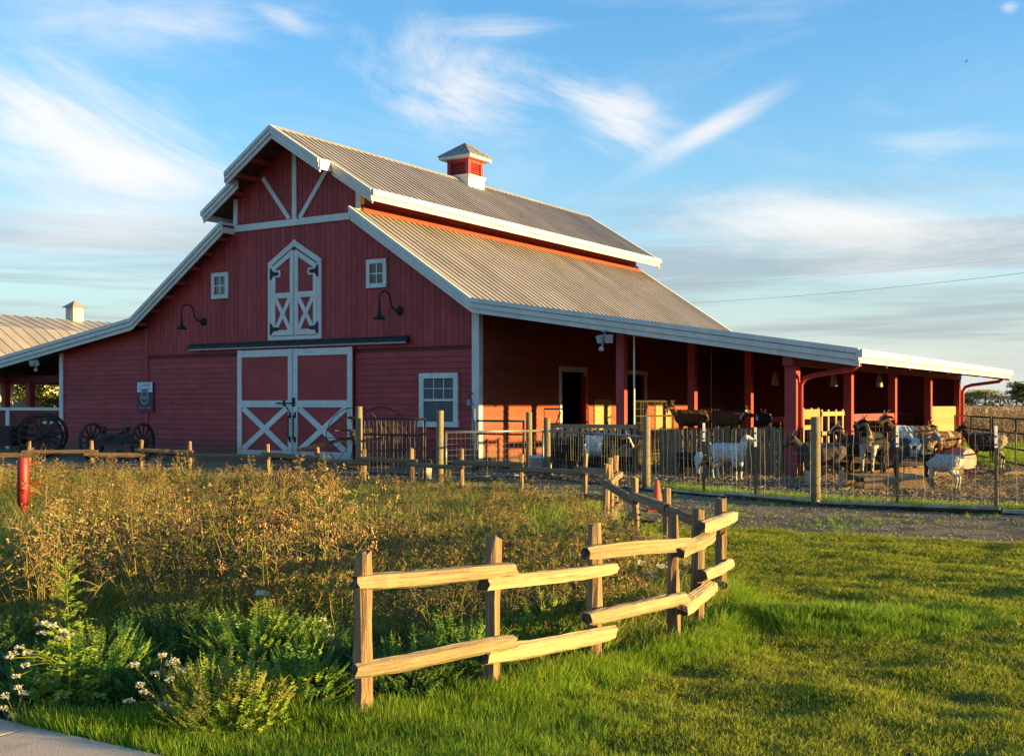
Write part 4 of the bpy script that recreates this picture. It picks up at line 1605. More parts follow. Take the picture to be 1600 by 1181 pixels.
wire_mesh(offs(PF, 0.08), 1.18, pen)
wire_mesh(offs([(0.765, 25.0), (2.46, 21.5)], 0.08), 1.12, pen)
for i in range(4):
    a, b = Vector(PF[i]), Vector(PF[i + 1])
    k = max(1, round((b - a).length / 2.3))
    for j in range(k):
        p, q = a.lerp(b, j / k), a.lerp(b, (j + 0.985) / k)
        mb = MB()
        mb.beam((p.x + 0.06, p.y - 0.13, hz_at(p.x, p.y) + 0.055 + rf.uniform(-.015, .015)), (q.x + 0.06, q.y - 0.13, hz_at(q.x, q.y) + 0.055 + rf.uniform(-.015, .02)), 0.15, 0.045, roll=rf.uniform(-.5, .1))
        mb.build('kick_board', 'pale_board', pen)
mb = MB()
mb.tube([(0.8, 24.85, 1.03), (1.7, 23.0, 1.02), (2.45, 21.4, 1.0)], 0.024, 8)
mb.build('top_pipe', 'galvanized', pen, True)


def pipe_gate(a, b, h, label, m='black_iron', bars=(0.12, 0.75, 1.0), mesh=True, name='pipe_gate', grp=None, posts=True, r=0.024, mid=0):
    a, b = Vector(a), Vector(b)
    L = (b - a).length
    rz = math.atan2(b.y - a.y, b.x - a.x)
    t = thing(name, label, 'gate' if 'gate' in name else 'panel', (a.x, a.y, hz_at(a.x, a.y)), rz, grp)
    for k in bars:
        MB().tube([(0.03, 0, h * k), (L - 0.03, 0, h * k)], r, 8).build('rail', m, t, True)
    for x in [0.04, L - 0.04] + [L * (i + 1) / (mid + 1) for i in range(mid)]:
        MB().tube([(x, 0, 0.06), (x, 0, h * 1.0)], r, 8).build('upright', m, t, True)
    if mesh:
        mb = MB()
        rr = random.Random(3)
        k = int(L / 0.11)
        for i in range(k + 1):
            x = 0.06 + (L - 0.12) * i / k
            mb.tube([(x + rr.uniform(-.008, .008), -0.028 + rr.uniform(-.006, .006), 0.1 + (h - 0.12) * j / 4) for j in range(5)], 0.0026, 4, cap=False)
        for j in range(9):
            z = 0.1 + (h - 0.12) * j / 8
            mb.tube([(0.05, -0.028, z), (L / 2, -0.028, z + rr.uniform(-.006, .006)), (L - 0.05, -0.028, z)], 0.0026, 4, cap=False)
        stuff(mb.build('wire_mesh', 'wire', t))
    return t


pipe_gate((-3.14, 24.42), (-1.75, 23.72), 1.30, 'dark pipe gate with wire mesh between the two leftmost round posts')
pipe_gate((-1.38, 23.55), (0.70, 24.9), 1.04, 'grey pipe gate with galvanized top rail left of the plank feeder', 'galvanized', bars=(0.1, 1.0))
t = pipe_gate((-0.85, 27.2), (0.30, 26.5), 1.22, 'narrow black pipe gate behind the grey gate beside the barn corner')
MB().tube([(-0.06, 0, 0), (-0.06, 0, 1.5)], 0.045, 10).build('gate_post', 'galvanized', t, True)
for i, (a, b) in enumerate([((13.85, 36.2), (12.7, 30.7)), ((12.66, 30.5), (11.6, 25.2)), ((11.56, 25.0), (10.9, 20.0))]):
    pipe_gate(a, b, 1.26, ['black pipe corral panel joining the far corner post of the lean-to', 'black pipe corral panel in front of the dry corn field',
                           'black pipe corral panel at the right edge nearest the wire fence'][i], bars=(0.14, 0.42, 0.72, 1.0), mesh=False, name='corral_panel', grp='corral panels', mid=1)
    
# stock panels inside the lean-to
for i, (a, b, h) in enumerate((((2.4, 4.05), (2.4, 6.7), 1.7), ((2.6, 8.2), (4.0, 8.2), 1.5), ((4.3, 10.4), (7.9, 10.4), 1.25), ((4.3, 12.7), (7.9, 12.7), 1.3))):
    pa, pb = B(*a), B(*b)
    t = pipe_gate((pa.x, pa.y), (pb.x, pb.y), h, ['tall dark pen panel in front of the first barn doorway', 'dark pen panel beside the second barn doorway',
                  'wire pen panel across the middle of the lean-to', 'wire pen panel across the far end of the lean-to'][i], 'rusty_iron', mesh=True, name='stock_panel', grp='pen panels inside the lean-to')
    if i < 2:
        MB().beam((0.1, 0.0, 0.2), (0.9, 0.0, h - 0.1), 0.05, 0.05).build('diagonal_brace', 'rusty_iron', t)

# the plank screen between the lean-to posts
scr = thing('plank_screen', 'grey weathered plank screen between two red posts behind the white goat', 'screen', B(5.15, -0.06, 0), -BTH)
rr = random.Random(8)
x = 0.0
while x < 2.92:
    w = rr.uniform(0.10, 0.15)
    hh = (1.0 if x < 1.2 else 1.1) + rr.uniform(-0.03, 0.03)
    mb = MB()
    mb.beam((x + w / 2, rr.uniform(-.008, .008), 0.03), (x + w / 2 + rr.uniform(-.03, .03), rr.uniform(-.008, .008), hh), w, 0.022, up=(0, -1, 0))
    mb.build('plank', 'grey_plank', scr)
    x += w + rr.uniform(0.025, 0.05)
for z in (0.28, 0.85):
    MB().box(-0.02, 2.95, 0.02, 0.07, z - 0.045, z + 0.045).build('rail', 'grey_plank', scr)
# ------------------------------------------------------------------ old farm implements in front of the barn
def wheel(par, rad, spokes, hubr=0.10, rim=0.05, width=0.09, m='old_wood_dark', axle=True):
    """a wooden wheel standing in the xz plane round its own centre"""
    w = MB()
    w.ring((0, 0, 0), (0, 1, 0), rad - rim / 2, (rim / 2, width / 2), 32, 6)
    w = w.build('wheel', m, par, True)
    t = MB()
    t.ring((0, 0, 0), (0, 1, 0), rad + 0.004, (0.009, width / 2 + 0.004), 32, 4)
    t.build('tyre', 'rusty_iron', w)
    h = MB()
    h.lathe((0, -0.17, 0), [(0.05, 0), (0.065, 0.02), (hubr * 0.8, 0.06), (hubr, 0.13), (hubr, 0.22), (hubr * 0.75, 0.32)], 14, (0, 1, 0))
    h.build('hub', m, w, True)
    for k in range(spokes):
        a = 2 * math.pi * k / spokes + 0.1
        mb = MB()
        mb.beam((math.cos(a) * hubr * 0.8, 0.01, math.sin(a) * hubr * 0.8), (math.cos(a) * (rad - rim), 0.0, math.sin(a) * (rad - rim)), 0.035, 0.05)
        mb.build('spoke', m, w)
    return w


# big-wheeled cart at the far left
t = thing('farm_cart', 'dark old farm cart with one big spoked wheel beside the white corner post', 'cart', (-14.15, 34.7, 0), R(-8))
w = wheel(t, 0.66, 14, 0.13, 0.085, 0.12)
w.location = (0, 0, 0.66)
w.rotation_euler = (R(4), 0, R(14))
w = wheel(t, 0.66, 14, 0.13, 0.085, 0.12)
w.location = (-0.62, 1.40, 0.66)
w.rotation_euler = (0, 0, R(14))
mb = MB()
mb.beam((0.0, 0.0, 0.66), (-0.62, 1.40, 0.66), 0.12, 0.12)
mb.build('axle', 'old_wood_dark', t)
mb = MB()
mb.beam((0.3, 0.7, 0.72), (-2.6, 0.4, 0.52), 0.10, 0.12)
mb.build('draft_pole', 'old_wood_dark', t)
mb = MB()
mb.prism([(-1.9, 0.35), (-1.0, 0.35), (-0.95, 0.95), (-1.95, 0.95)], 0.1, 0.95)
mb.build('box_body', 'old_wood_dark', t)
mb = MB()
mb.ring((-0.82, 0.05, 0.72), (0.1, 1, 0), 0.20, (0.02, 0.02), 20, 5)
for k in range(4):
    a = k * math.pi / 4
    mb.tube([(-0.82 - 0.19 * math.cos(a), 0.05, 0.72 - 0.19 * math.sin(a)), (-0.82 + 0.19 * math.cos(a), 0.05, 0.72 + 0.19 * math.sin(a))], 0.01, 4)
mb.build('crank_wheel', 'rusty_iron', t)
mb = MB()
mb.prism([(-0.75, 0.1), (-0.45, 0.1), (-0.5, 0.42), (-0.72, 0.42)], 0.1, 0.4)
mb.build('iron_box', 'rusty_iron', t)

# running gear: two wheels on an axle with its bolster
AX = Vector((0.95, -0.31, 0)).normalized()
t = thing('wagon_gear', 'old wooden wagon running gear with two spoked wheels by the front wall', 'wagon gear', (-11.45, 33.55, 0), math.atan2(AX.y, AX.x))
for x, k in ((-0.87, 1), (0.87, -1)):
    w = wheel(t, 0.53, 12, 0.11, 0.06, 0.09)
    w.location = (x, 0, 0.53)
    w.rotation_euler = (0, 0, R(90 * k))
MB().beam((-0.85, 0, 0.53), (0.85, 0, 0.53), 0.11, 0.12).build('axle', 'old_wood_dark', t)
MB().beam((-0.5, 0.0, 0.68), (0.5, 0.0, 0.66), 0.13, 0.15).build('bolster', 'old_wood_dark', t)
MB().box(-0.52, -0.42, -0.06, 0.06, 0.76, 0.98).build('stake', 'old_wood_dark', t)
MB().box(0.28, 0.36, -0.06, 0.06, 0.74, 0.96).build('stake', 'old_wood_dark', t)
mb = MB()
mb.beam((-0.45, -0.05, 0.86), (0.33, -0.05, 0.88), 0.08, 0.05)
mb.beam((-0.48, -0.35, 0.5), (0.25, 0.25, 0.86), 0.07, 0.07)
mb.beam((0.30, -0.1, 0.92), (0.72, -0.25, 0.5), 0.06, 0.07)
mb.beam((0.2, 0.0, 0.84), (0.5, 0.02, 0.95), 0.03, 0.05)
stuff(mb.build('hound_braces', 'old_wood_dark', t))
MB().beam((-0.42, -0.42, 0.48), (0.5, -0.42, 0.47), 0.08, 0.10).build('sway_bar', 'old_wood_dark', t)
MB().box(-0.32, -0.22, -0.48, -0.40, 0.0, 0.46).build('prop_leg', 'old_wood_dark', t)
MB().beam((-0.28, -0.44, 0.22), (0.52, -0.40, 0.20), 0.05, 0.05).build('tie_bar', 'rusty_iron', t)
mb = MB()
mb.lathe((0.55, -0.6, 0.17), [(0.02, 0), (0.16, 0.005), (0.17, 0.03), (0.1, 0.035)], 14, (0.2, -1, 0.25))
mb.build('iron_plate', 'rusty_iron', t)

# dump rake with two tall thin wheels
t = thing('hay_rake', 'rusty hay rake with two tall thin spoked wheels in front of the sliding doors', 'hay rake', (-3.9, 28.7, 0), 0)


def thin_wheel(c, ax, rad):
    w = MB()
    w.ring((0, 0, 0), (0, 1, 0), rad, (0.011, 0.028), 36, 4)
    w = w.build('wheel', 'rusty_iron', t)
    h = MB()
    h.lathe((0, -0.09, 0), [(0.04, 0), (0.06, 0.03), (0.06, 0.15), (0.04, 0.18)], 10, (0, 1, 0))
    h.build('hub', 'rusty_iron', w)
    for k in range(14):
        a = 2 * math.pi * k / 14
        mb = MB()
        mb.tube([(math.cos(a) * 0.05, 0.05 * (-1) ** k, math.sin(a) * 0.05), (math.cos(a) * rad, 0, math.sin(a) * rad)], 0.0075, 4)
        mb.build('spoke', 'rusty_iron', w)
    w.location = c
    w.rotation_euler = (0, 0, math.atan2(ax.y, ax.x) - math.pi / 2)


RX = Vector((0.42, 1.75, 0)).normalized()
thin_wheel((0, 0, 0.77), RX, 0.76)
e = RX * 1.9
thin_wheel((e.x, e.y, 0.77), RX, 0.76)
mb = MB()
mb.tube([(0, 0, 0.77), (e.x, e.y, 0.77)], 0.03, 6)
mb.build('axle', 'rusty_iron', t)
sx = Vector((RX.y, -RX.x, 0))
for k in range(16):
    c = RX * (0.12 + k * 0.11)
    mb = MB()
    pts = []
    for j in range(9):
        a = R(95 - j * 26)
        pts.append((c.x + sx.x * (0.35 + 0.52 * math.cos(a)), c.y + sx.y * (0.35 + 0.52 * math.cos(a)), 0.62 + 0.55 * math.sin(a)))
    mb.tube(pts, 0.008, 4)
    mb.build('tine', 'rusty_iron', t)
mb = MB()
c = RX * 0.9
mb.beam((c.x, c.y, 0.85), (c.x - sx.x * 1.9, c.y - sx.y * 1.9 - 0.2, 0.42), 0.07, 0.09)
mb.build('shaft', 'old_wood_dark', t)
mb = MB()
mb.beam((-0.1, 0.1, 0.88), (e.x - 0.25, e.y - 0.1, 0.93), 0.10, 0.10)
mb.beam((-0.55, 0.3, 0.95), (0.15, 0.8, 0.95), 0.05, 0.04)
stuff(mb.build('frame_bars', 'old_wood_dark', t))
mb = MB()
mb.tube([(c.x, c.y, 0.9), (c.x - 0.25, c.y, 1.15), (c.x - 0.3, c.y, 1.22)], 0.02, 5)
mb.build('seat_spring', 'rusty_iron', t)
MB().lathe((c.x - 0.32, c.y, 1.22), [(0.05, 0), (0.18, 0.02), (0.21, 0.07), (0.19, 0.07), (0.05, 0.03)], 12).build('seat', 'rusty_iron', t)

# ------------------------------------------------------------------ yard things
t = thing('traffic_cone', 'orange traffic cone on the gravel behind the corner of the rail fence', 'cone', (2.17, 17.3, 0.01))
MB().box(-0.15, 0.15, -0.15, 0.15, 0, 0.03).build('base', 'cone_orange', t)
MB().lathe((0, 0, 0.03), [(0.10, 0), (0.095, 0.02), (0.03, 0.42), (0.022, 0.43)], 16).build('cone_body', 'cone_orange', t, True)


def bucket(x, y, r, h, label, lid=True):
    t = thing('bucket', label, 'bucket', (x, y, 0.015), 0.4, 'white plastic buckets')
    MB().lathe((0, 0, 0), [(r * 0.86, 0), (r * 0.98, h * 0.88), (r * 1.05, h * 0.89), (r * 1.05, h * 0.94), (r, h * 0.94), (r, h)], 18).build('body', 'bucket_white', t, True)
    MB().ring((0, 0, h * 0.9), (0, 1, 0.15), r * 1.04, (0.004, 0.004), 14, 4, a0=0, a1=math.pi).build('handle', 'wire', t)


bucket(0.60, 25.6, 0.23, 0.46, 'large white bucket behind the wire gate near the feeder')
bucket(-1.85, 24.4, 0.17, 0.34, 'small white bucket under the dark pipe gate')

t = thing('bollard', 'red painted round steel bollard among dry weeds in front of the rail fence', 'bollard', (px(36, 795, 1)[0] * 14.6, 14.6, hz_at(-6.2, 14.6)))
MB().lathe((0, 0, -0.2), [(0.072, 0), (0.072, 1.12), (0.066, 1.132), (0.05, 1.135)], 24).build('pipe', 'bollard_red', t, True)

# feeder with slanted slats
t = thing('hay_feeder', 'wooden hay feeder with slanted slats inside the goat pen', 'feeder', (0.9, 27.9, 0), R(-22))
MB().box(0, 2.2, -0.04, 0.04, 1.04, 1.13).build('top_beam', 'new_wood', t)
for x in (0.02, 2.1):
    MB().box(x, x + 0.09, -0.045, 0.045, 0, 1.04).build('post', 'grey_plank', t)
for k in range(11):
    x = 0.16 + k * 0.18
    mb = MB()
    mb.beam((x, -0.05, 1.03), (x + 0.06, -0.42, 0.62), 0.09, 0.025)
    mb.build('slat', 'new_wood', t)
MB().box(0.0, 2.2, -0.46, -0.43, 0.40, 0.66).build('trough_board', 'grey_plank', t)
MB().box(0.0, 2.2, -0.429, 0.0, 0.40, 0.43).build('trough_floor', 'grey_plank', t)
MB().box(0.0, 2.2, 0.005, 0.03, 0.05, 1.0).build('back_board', 'old_wood_dark', t)


def deck(name, label, cat, c, rz, lx, ly, h, nsl, m='grey_plank'):
    t = thing(name, label, cat, c, rz)
    w = lx / nsl
    me = MB().box(0.006, w - 0.006, 0, ly, h - 0.025, h).mesh('slat', m)
    for k in range(nsl):
        put('slat', me, t, (k * w, 0, 0))
    for y in (0.0, ly / 2 - 0.02, ly - 0.04):
        MB().box(0, lx, y, y + 0.04, 0.0, h - 0.026).build('bearer', 'grey_plank', t)  # darker wood here stands in for shadow under the pallet slats
    return t


deck('pallet_platform', 'low slatted pallet platform with goats standing on it', 'platform', (6.62, 21.75, 0.02), R(-3), 1.3, 1.35, 0.21, 11, 'new_wood')
t = deck('climbing_stand', 'raised wooden climbing stand for goats behind the plank screen', 'platform', B(4.7, 0.9, 0.0), -BTH, 2.9, 1.3, 0.66, 16)

# two slatted pallets standing between the red posts
for i, v0 in enumerate((0.25, 2.1)):
    t = thing('upright_pallet', ['sunlit wooden pallet standing beside the front corner downspout', 'sunlit slatted pallet standing next to the second red post'][i], 'pallet',
              B(8.22 if i == 0 else 8.26, v0, 0.02), -BTH, 'pallets standing between the red posts')
    W_, H_ = (1.78, 1.5) if i == 0 else (1.75, 1.46)
    for y in ((0.0, 0.62, 1.18, W_ - 0.1) if i == 0 else (0.0, 0.5, 1.1, W_ - 0.1)):
        mb = MB()
        mb.beam((0.0, y + 0.05, 0.0), (0.0, y + 0.05 + 0.03 * (i == 0), H_), 0.10, 0.04, up=(1, 0, 0))
        mb.build('stringer', 'new_wood', t)
    for z in (0.06, 0.44, 0.62, 1.06, H_ - 0.14) if i == 0 else (0.07, 0.4, 0.9, H_ - 0.1):
        mb = MB()
        hh = 0.22 if z > 1.3 and i == 0 else 0.10
        mb.box(0.021, 0.042, 0.0, W_, z - hh / 2, z + hh / 2)
        mb.build('slat', 'new_wood', t)

# flat pale sheets set on the barn side by the doorways
for i, (v0, v1, z1) in enumerate(((6.15, 7.2, 1.75), (10.4, 11.6, 1.75))):
    t = tag(MB().box(0.034, 0.055, v0, v1, 0.35, z1).build('pale_sheet', 'pale_tan'), ['pale flat sheet on the barn side right of the first doorway', 'pale flat sheet on the barn side right of the second doorway'][i], 'wood sheet', 'pale sheets on the barn side')
    t.location = BO
    t.rotation_euler = (0, 0, -BTH)

t = thing('barrel', 'faded pink plastic barrel lying on its side near the corral', 'barrel', (10.55, 27.6, 0.30), R(-62))
MB().lathe((-0.42, 0, 0), [(0.24, 0), (0.28, 0.03), (0.29, 0.2), (0.30, 0.22), (0.29, 0.25), (0.29, 0.58), (0.30, 0.61), (0.29, 0.64), (0.28, 0.81), (0.24, 0.84)], 20, (1, 0, 0)).build('body', 'barrel_pink', t, True)
MB().lathe((0.42, 0, 0), [(0.25, 0), (0.25, 0.012), (0.2, 0.013)], 20, (1, 0, 0)).build('lid', 'barrel_pink', t)
mb = MB()
mb.box(-0.5, 0.5, -0.3, 0.3, 0.0, 0.06)
t = tag(mb.build('board', 'grey_plank'), 'loose grey board lying on the pen ground by the corral', 'board')
t.location = (11.35, 26.2, 0.05)
t.rotation_euler = (0.05, 0.02, 0.3)


# ------------------------------------------------------------------ goats
def coat_mat():
    m = bpy.data.materials.new('goat_coat')
    m.use_nodes = True
    t = NT(m.node_tree)
    b = m.node_tree.nodes['Principled BSDF']
    at = t.n('ShaderNodeAttribute')
    at.attribute_name = 'coat'
    tc = t.n('ShaderNodeTexCoord')
    n = t.noise(tc.outputs['Object'], 26.0, 5.0, 0.65)
    c = t.mix(1.0, at.outputs['Color'], t.mix(t.ramp(n, 0.3, 0.7), (0.50, 0.48, 0.45), (1.15, 1.12, 1.06)), 'MULTIPLY')
    t.l(c, b.inputs['Base Color'])
    b.inputs['Roughness'].default_value = 0.85
    b.inputs['Specular IOR Level'].default_value = 0.15
    bp = t.n('ShaderNodeBump')
    bp.inputs['Strength'].default_value = 0.5
    bp.inputs['Distance'].default_value = 0.012
    t.l(t.noise(tc.outputs['Object'], 60.0, 4.0, 0.7), bp.inputs['Height'])
    t.l(bp.outputs[0], b.inputs['Normal'])
    MATS['goat_coat'] = m


coat_mat()
BLACK, WHITE, BROWN, TAN, GREY, CREAM = (0.022, 0.020, 0.020), (0.62, 0.60, 0.57), (0.11, 0.052, 0.026), (0.30, 0.155, 0.065), (0.085, 0.08, 0.082), (0.50, 0.44, 0.34)


def goat(label, loc, yaw, coat, size=0.75, neck=(0.20, 0.0, 0.26), head_yaw=0.0, head_pitch=-18, lying=False, stride=0.0, horns=True, fluffy=1.0, ears=-18, seed=0, rear=0.0):
    """a goat facing +x: one skin over trunk, legs, neck, head, ears and tail"""
    rr = random.Random(seed)
    mb = MB()
    drop = 0.0 if not lying else -0.36
    zb = 0.60 + drop
    prof = [(-0.43, 0.04, 0.05, 0.05), (-0.40, 0.10, 0.11, 0.03), (-0.32, 0.155, 0.165, 0.015), (-0.18, 0.17, 0.185, 0.0), (0.0, 0.185, 0.20, -0.02), (0.16, 0.175, 0.20, -0.01), (0.28, 0.145, 0.185, 0.01), (0.36, 0.10, 0.14, 0.03), (0.40, 0.05, 0.07, 0.04)]

    def loft(sec, n=12):
        vs, fs = [], []
        for (x, ry, rz, dz) in sec:
            for j in range(n):
                a = 2 * math.pi * j / n
                vs.append((x, math.cos(a) * ry, zb + dz + math.sin(a) * rz))
        for i in range(len(sec) - 1):
            for j in range(n):
                fs.append((i * n + j, i * n + (j + 1) % n, (i + 1) * n + (j + 1) % n, (i + 1) * n + j))
        fs.append(tuple(range(n - 1, -1, -1)))
        fs.append(tuple(range((len(sec) - 1) * n, len(sec) * n)))
        mb.add(vs, fs)
    loft([(x, ry * fluffy, rz * (0.9 + 0.1 * fluffy), dz) for x, ry, rz, dz in prof])
    for s in (-1, 1):
        sw = stride * s
        if lying:
            mb.tube([(0.22, s * 0.12, 0.22), (0.10, s * 0.17, 0.10), (0.26, s * 0.17, 0.06), (0.34, s * 0.15, 0.05)], [0.07, 0.05, 0.035, 0.03], 8)
            mb.tube([(-0.24, s * 0.12, 0.22), (-0.06, s * 0.2, 0.12), (-0.28, s * 0.2, 0.06), (-0.12, s * 0.21, 0.04)], [0.11, 0.075, 0.04, 0.03], 8)
        else:
            mb.tube([(0.25, s * 0.09, zb - 0.02), (0.24 + sw * 0.25, s * 0.10, 0.40), (0.265 + sw * 0.7, s * 0.095, 0.245), (0.255 + sw, s * 0.092, 0.085), (0.275 + sw, s * 0.092, 0.03), (0.285 + sw, s * 0.092, 0.0)],
                    [0.085, 0.055, 0.034, 0.024, 0.030, 0.033], 8)
            mb.tube([(-0.27, s * 0.085, zb + 0.02), (-0.21 - sw * 0.3, s * 0.105, 0.42), (-0.345 - sw * 0.7, s * 0.095, 0.255), (-0.325 - sw, s * 0.092, 0.085), (-0.305 - sw, s * 0.092, 0.03), (-0.295 - sw, s * 0.092, 0.0)],
                    [0.115, 0.075, 0.034, 0.024, 0.030, 0.033], 8)
    n0 = Vector((0.30, 0, zb + 0.07))
    n1 = n0 + Vector(neck) * 0.88
    mid = n0.lerp(n1, 0.5) + Vector((0.03, 0, -0.01))
    mb.tube([n0 - Vector((0.06, 0, 0.06)), n0, mid, n1], [0.12, 0.115, 0.085, 0.068], 10)
    hy, hp = R(head_yaw), R(head_pitch)
    hd = Vector((math.cos(hy) * math.cos(hp), math.sin(hy) * math.cos(hp), math.sin(hp)))
    hs = Vector((-math.sin(hy), math.cos(hy), 0))
    hu = hd.cross(hs) * 1.0
    hu = hs.cross(hd) * -1.0 if (hs.cross(hd)).z < 0 else hs.cross(hd)
    h0 = n1 + hu * 0.015
    mb.tube([h0 - hd * 0.05, h0, h0 + hd * 0.07, h0 + hd * 0.14 - hu * 0.012, h0 + hd * 0.20 - hu * 0.02, h0 + hd * 0.225 - hu * 0.022], [0.055, 0.080, 0.074, 0.056, 0.048, 0.034], 10)
    for s in (-1, 1):
        e = R(ears)
        eb = h0 + hs * (s * 0.05) + hu * 0.03 - hd * 0.01
        ed = hs * (s * math.cos(e)) + hu * math.sin(e)
        mb.tube([eb, eb + ed * 0.06, eb + ed * 0.12, eb + ed * 0.155], [0.018, 0.026, 0.022, 0.010], 6)
    tb = Vector((-0.41, 0, zb + 0.10))
    mb.tube([tb, tb + Vector((-0.05, 0, 0.03)), tb + Vector((-0.085, 0.0, 0.10))], [0.035, 0.028, 0.014], 6)
    bt = h0 + hd * 0.15 - hu * 0.05
    mb.tube([bt, bt - hu * 0.05, bt - hu * 0.09 + hd * 0.0], [0.022, 0.017, 0.008], 6)
    me = bpy.data.meshes.new('goat')
    me.from_pydata(mb.v, [], mb.f)
    tmp = bpy.data.objects.new('goat_tmp', me)
    COL.objects.link(tmp)
    md = tmp.modifiers.new('r', 'REMESH')
    md.mode = 'VOXEL'
    md.voxel_size = 0.0135
    md2 = tmp.modifiers.new('s', 'SMOOTH')
    md2.iterations = 4
    md2.factor = 0.5
    dg = bpy.context.evaluated_depsgraph_get()
    body = bpy.data.meshes.new_from_object(tmp.evaluated_get(dg))
    bpy.data.objects.remove(tmp)
    body.name = 'goat'
    nv = len(body.vertices)
    co = np.empty(nv * 3, np.float32)
    body.vertices.foreach_get('co', co)
    co = co.reshape(-1, 3).astype(float)
    nrm_ = np.empty(nv * 3, np.float32)
    body.vertices.foreach_get('normal', nrm_)
    sh = (fbm(co[:, 0] * 30 + co[:, 1] * 17 + seed, co[:, 2] * 22 + co[:, 1] * 25, seed + 4, 2) - 0.5) * 0.020 * fluffy
    body.vertices.foreach_set('co', (co + nrm_.reshape(-1, 3) * sh[:, None]).astype(np.float32).ravel())
    nz = fbm(co[:, 0] * 9 + seed * 3.1, co[:, 2] * 9 + co[:, 1] * 5, seed, 3) - 0.5
    hx = (co - np.array(h0))
    info = dict(x=co[:, 0] + nz * 0.10, y=co[:, 1], z=co[:, 2] + nz * 0.05, n=nz,
                hd=hx @ np.array(hd), hs=hx @ np.array(hs), hu=hx @ np.array(hu), zb=zb)
    dist = np.sqrt(info['hd'] ** 2 + info['hs'] ** 2 + info['hu'] ** 2)
    info['head'] = (info['hd'] > -0.05) & (dist < 0.26) & (np.abs(info['hs']) < 0.24)
    info['ear'] = info['head'] & (np.abs(info['hs']) > 0.07)
    cc = np.ones((nv, 4))
    cc[:, :3] = coat(info, nv)
    hoof = (co[:, 2] < 0.035) & (not lying)
    cc[hoof, :3] = (0.05, 0.042, 0.035)
    if size > 0:
        nose = info['head'] & (info['hd'] > 0.215)
        cc[nose, :3] *= 0.5
    at = body.attributes.new('coat', 'FLOAT_COLOR', 'POINT')
    at.data.foreach_set('color', cc.astype(np.float32).ravel())
    body.materials.clear()
    body.materials.append(MATS['goat_coat'])
    body.polygons.foreach_set('use_smooth', [True] * len(body.polygons))
    k = size / 0.78
    g = put('goat', body, None, loc, (0, R(-rear), yaw), k)
    tag(g, label, 'goat', 'goats in the pen')
    for s in (-1, 1):
        if horns:
            hb = h0 + hs * (s * 0.028) + hu * 0.062 - hd * 0.01
            h = MB()
            h.tube([hb, hb + hu * 0.035 - hd * 0.02 + hs * (s * 0.01), hb + hu * 0.055 - hd * 0.055 + hs * (s * 0.03), hb + hu * 0.05 - hd * 0.09 + hs * (s * 0.045)], [0.016, 0.014, 0.010, 0.004], 7)
            h.build('horn', 'horn', g, True)
        e = MB()
        ep = h0 + hd * 0.055 + hs * (s * 0.064) + hu * 0.022
        e.lathe(ep, [(0.003, -0.012), (0.011, -0.006), (0.012, 0.0), (0.009, 0.007), (0.003, 0.011)], 8, hs * s + hd * 0.3)
        e.build('eye', 'eye_dark', g, True)
    return g


def coat_of(base, *rules):
    def f(i, n):
        c = np.tile(np.array(base), (n, 1))
        for test, col in rules:
            c[test(i)] = col
        return c
    return f


legs = lambda h: (lambda i: (i['z'] < h) & ~i['head'])
belt = lambda a, b: (lambda i: (i['x'] > a) & (i['x'] < b) & (i['z'] > 0.3) & ~i['head'])
face = lambda w: (lambda i: i['head'] & (np.abs(i['hs']) < w) & (i['hu'] > -0.02))
headr = lambda i: i['head']
earr = lambda i: i['ear']
patch = lambda t: (lambda i: i['n'] > t)
fore = lambda a: (lambda i: i['x'] > a)


def gp(x, Y, z=0.0):
    return ((x - 800) / FPX * Y, Y, z)


goat('white goat standing in front of the plank screen with its head turned to the sun', gp(1138, 24.0, 0.02), R(-48), coat_of(WHITE, (lambda i: (i['z'] < 0.30) & (i['z'] > 0.2) & (i['x'] > 0.1), BLACK)),
     0.78, (0.13, 0.02, 0.24), 42, -20, seed=1)
goat('small black goat with a curved white stripe, grazing beside the round post', gp(1081, 23.4, 0.02), R(-42), coat_of(BLACK, (lambda i: (i['x'] > 0.17) & (i['x'] < 0.42) & (i['z'] > 0.25) & ~i['head'], WHITE)),
     0.62, (0.20, 0.0, -0.14), 0, -55, seed=2, horns=True)
goat('black goat with white lower legs behind the wire near the feeder', gp(884, 25.6, 0.02), R(8), coat_of(BLACK, (legs(0.27), WHITE)), 0.86, (0.22, 0.0, 0.16), 10, -35, seed=3)
goat('black goat with a broad white middle beside the hay feeder', gp(935, 25.2, 0.02), R(-14), coat_of(BLACK, (belt(-0.24, 0.10), (0.55, 0.56, 0.58)), (face(0.03), WHITE)), 0.90, (0.24, -0.02, 0.05), -20, -40, seed=4)
goat('brown goat with a sunlit face standing high behind the plank screen', B(5.25, 1.5, 0.67), R(178), coat_of(BROWN, (face(0.03), TAN), (headr, TAN)), 0.80, (0.18, 0.0, 0.20), 12, -20, seed=5)  # sunlight on the head painted into the coat as tan
goat('brown goat with a pale ear standing high at the right of another brown goat', B(6.15, 1.55, 0.67), R(-20), coat_of(BROWN, (earr, CREAM)), 0.78, (0.16, 0.0, 0.10), 10, -30, seed=6)
goat('black goat with a white rimmed back seen from behind above the screen', B(7.1, 1.5, 0.67), R(80), coat_of(BLACK, (lambda i: (np.abs(i['y']) > 0.16) & (i['z'] > 0.6), WHITE)), 0.74, (0.2, 0, 0.05), 0, -30, seed=7, fluffy=1.15)
goat('grey brown goat with a black and white head beside the round wooden post', gp(1284, 22.2, 0.02), R(176), coat_of((0.105, 0.078, 0.062), (headr, BLACK), (face(0.03), WHITE), (earr, WHITE), (legs(0.30), (0.45, 0.40, 0.34)), (fore(0.34), (0.09, 0.07, 0.06))),
     0.84, (0.22, 0.03, 0.20), -8, -30, seed=8, fluffy=1.12)
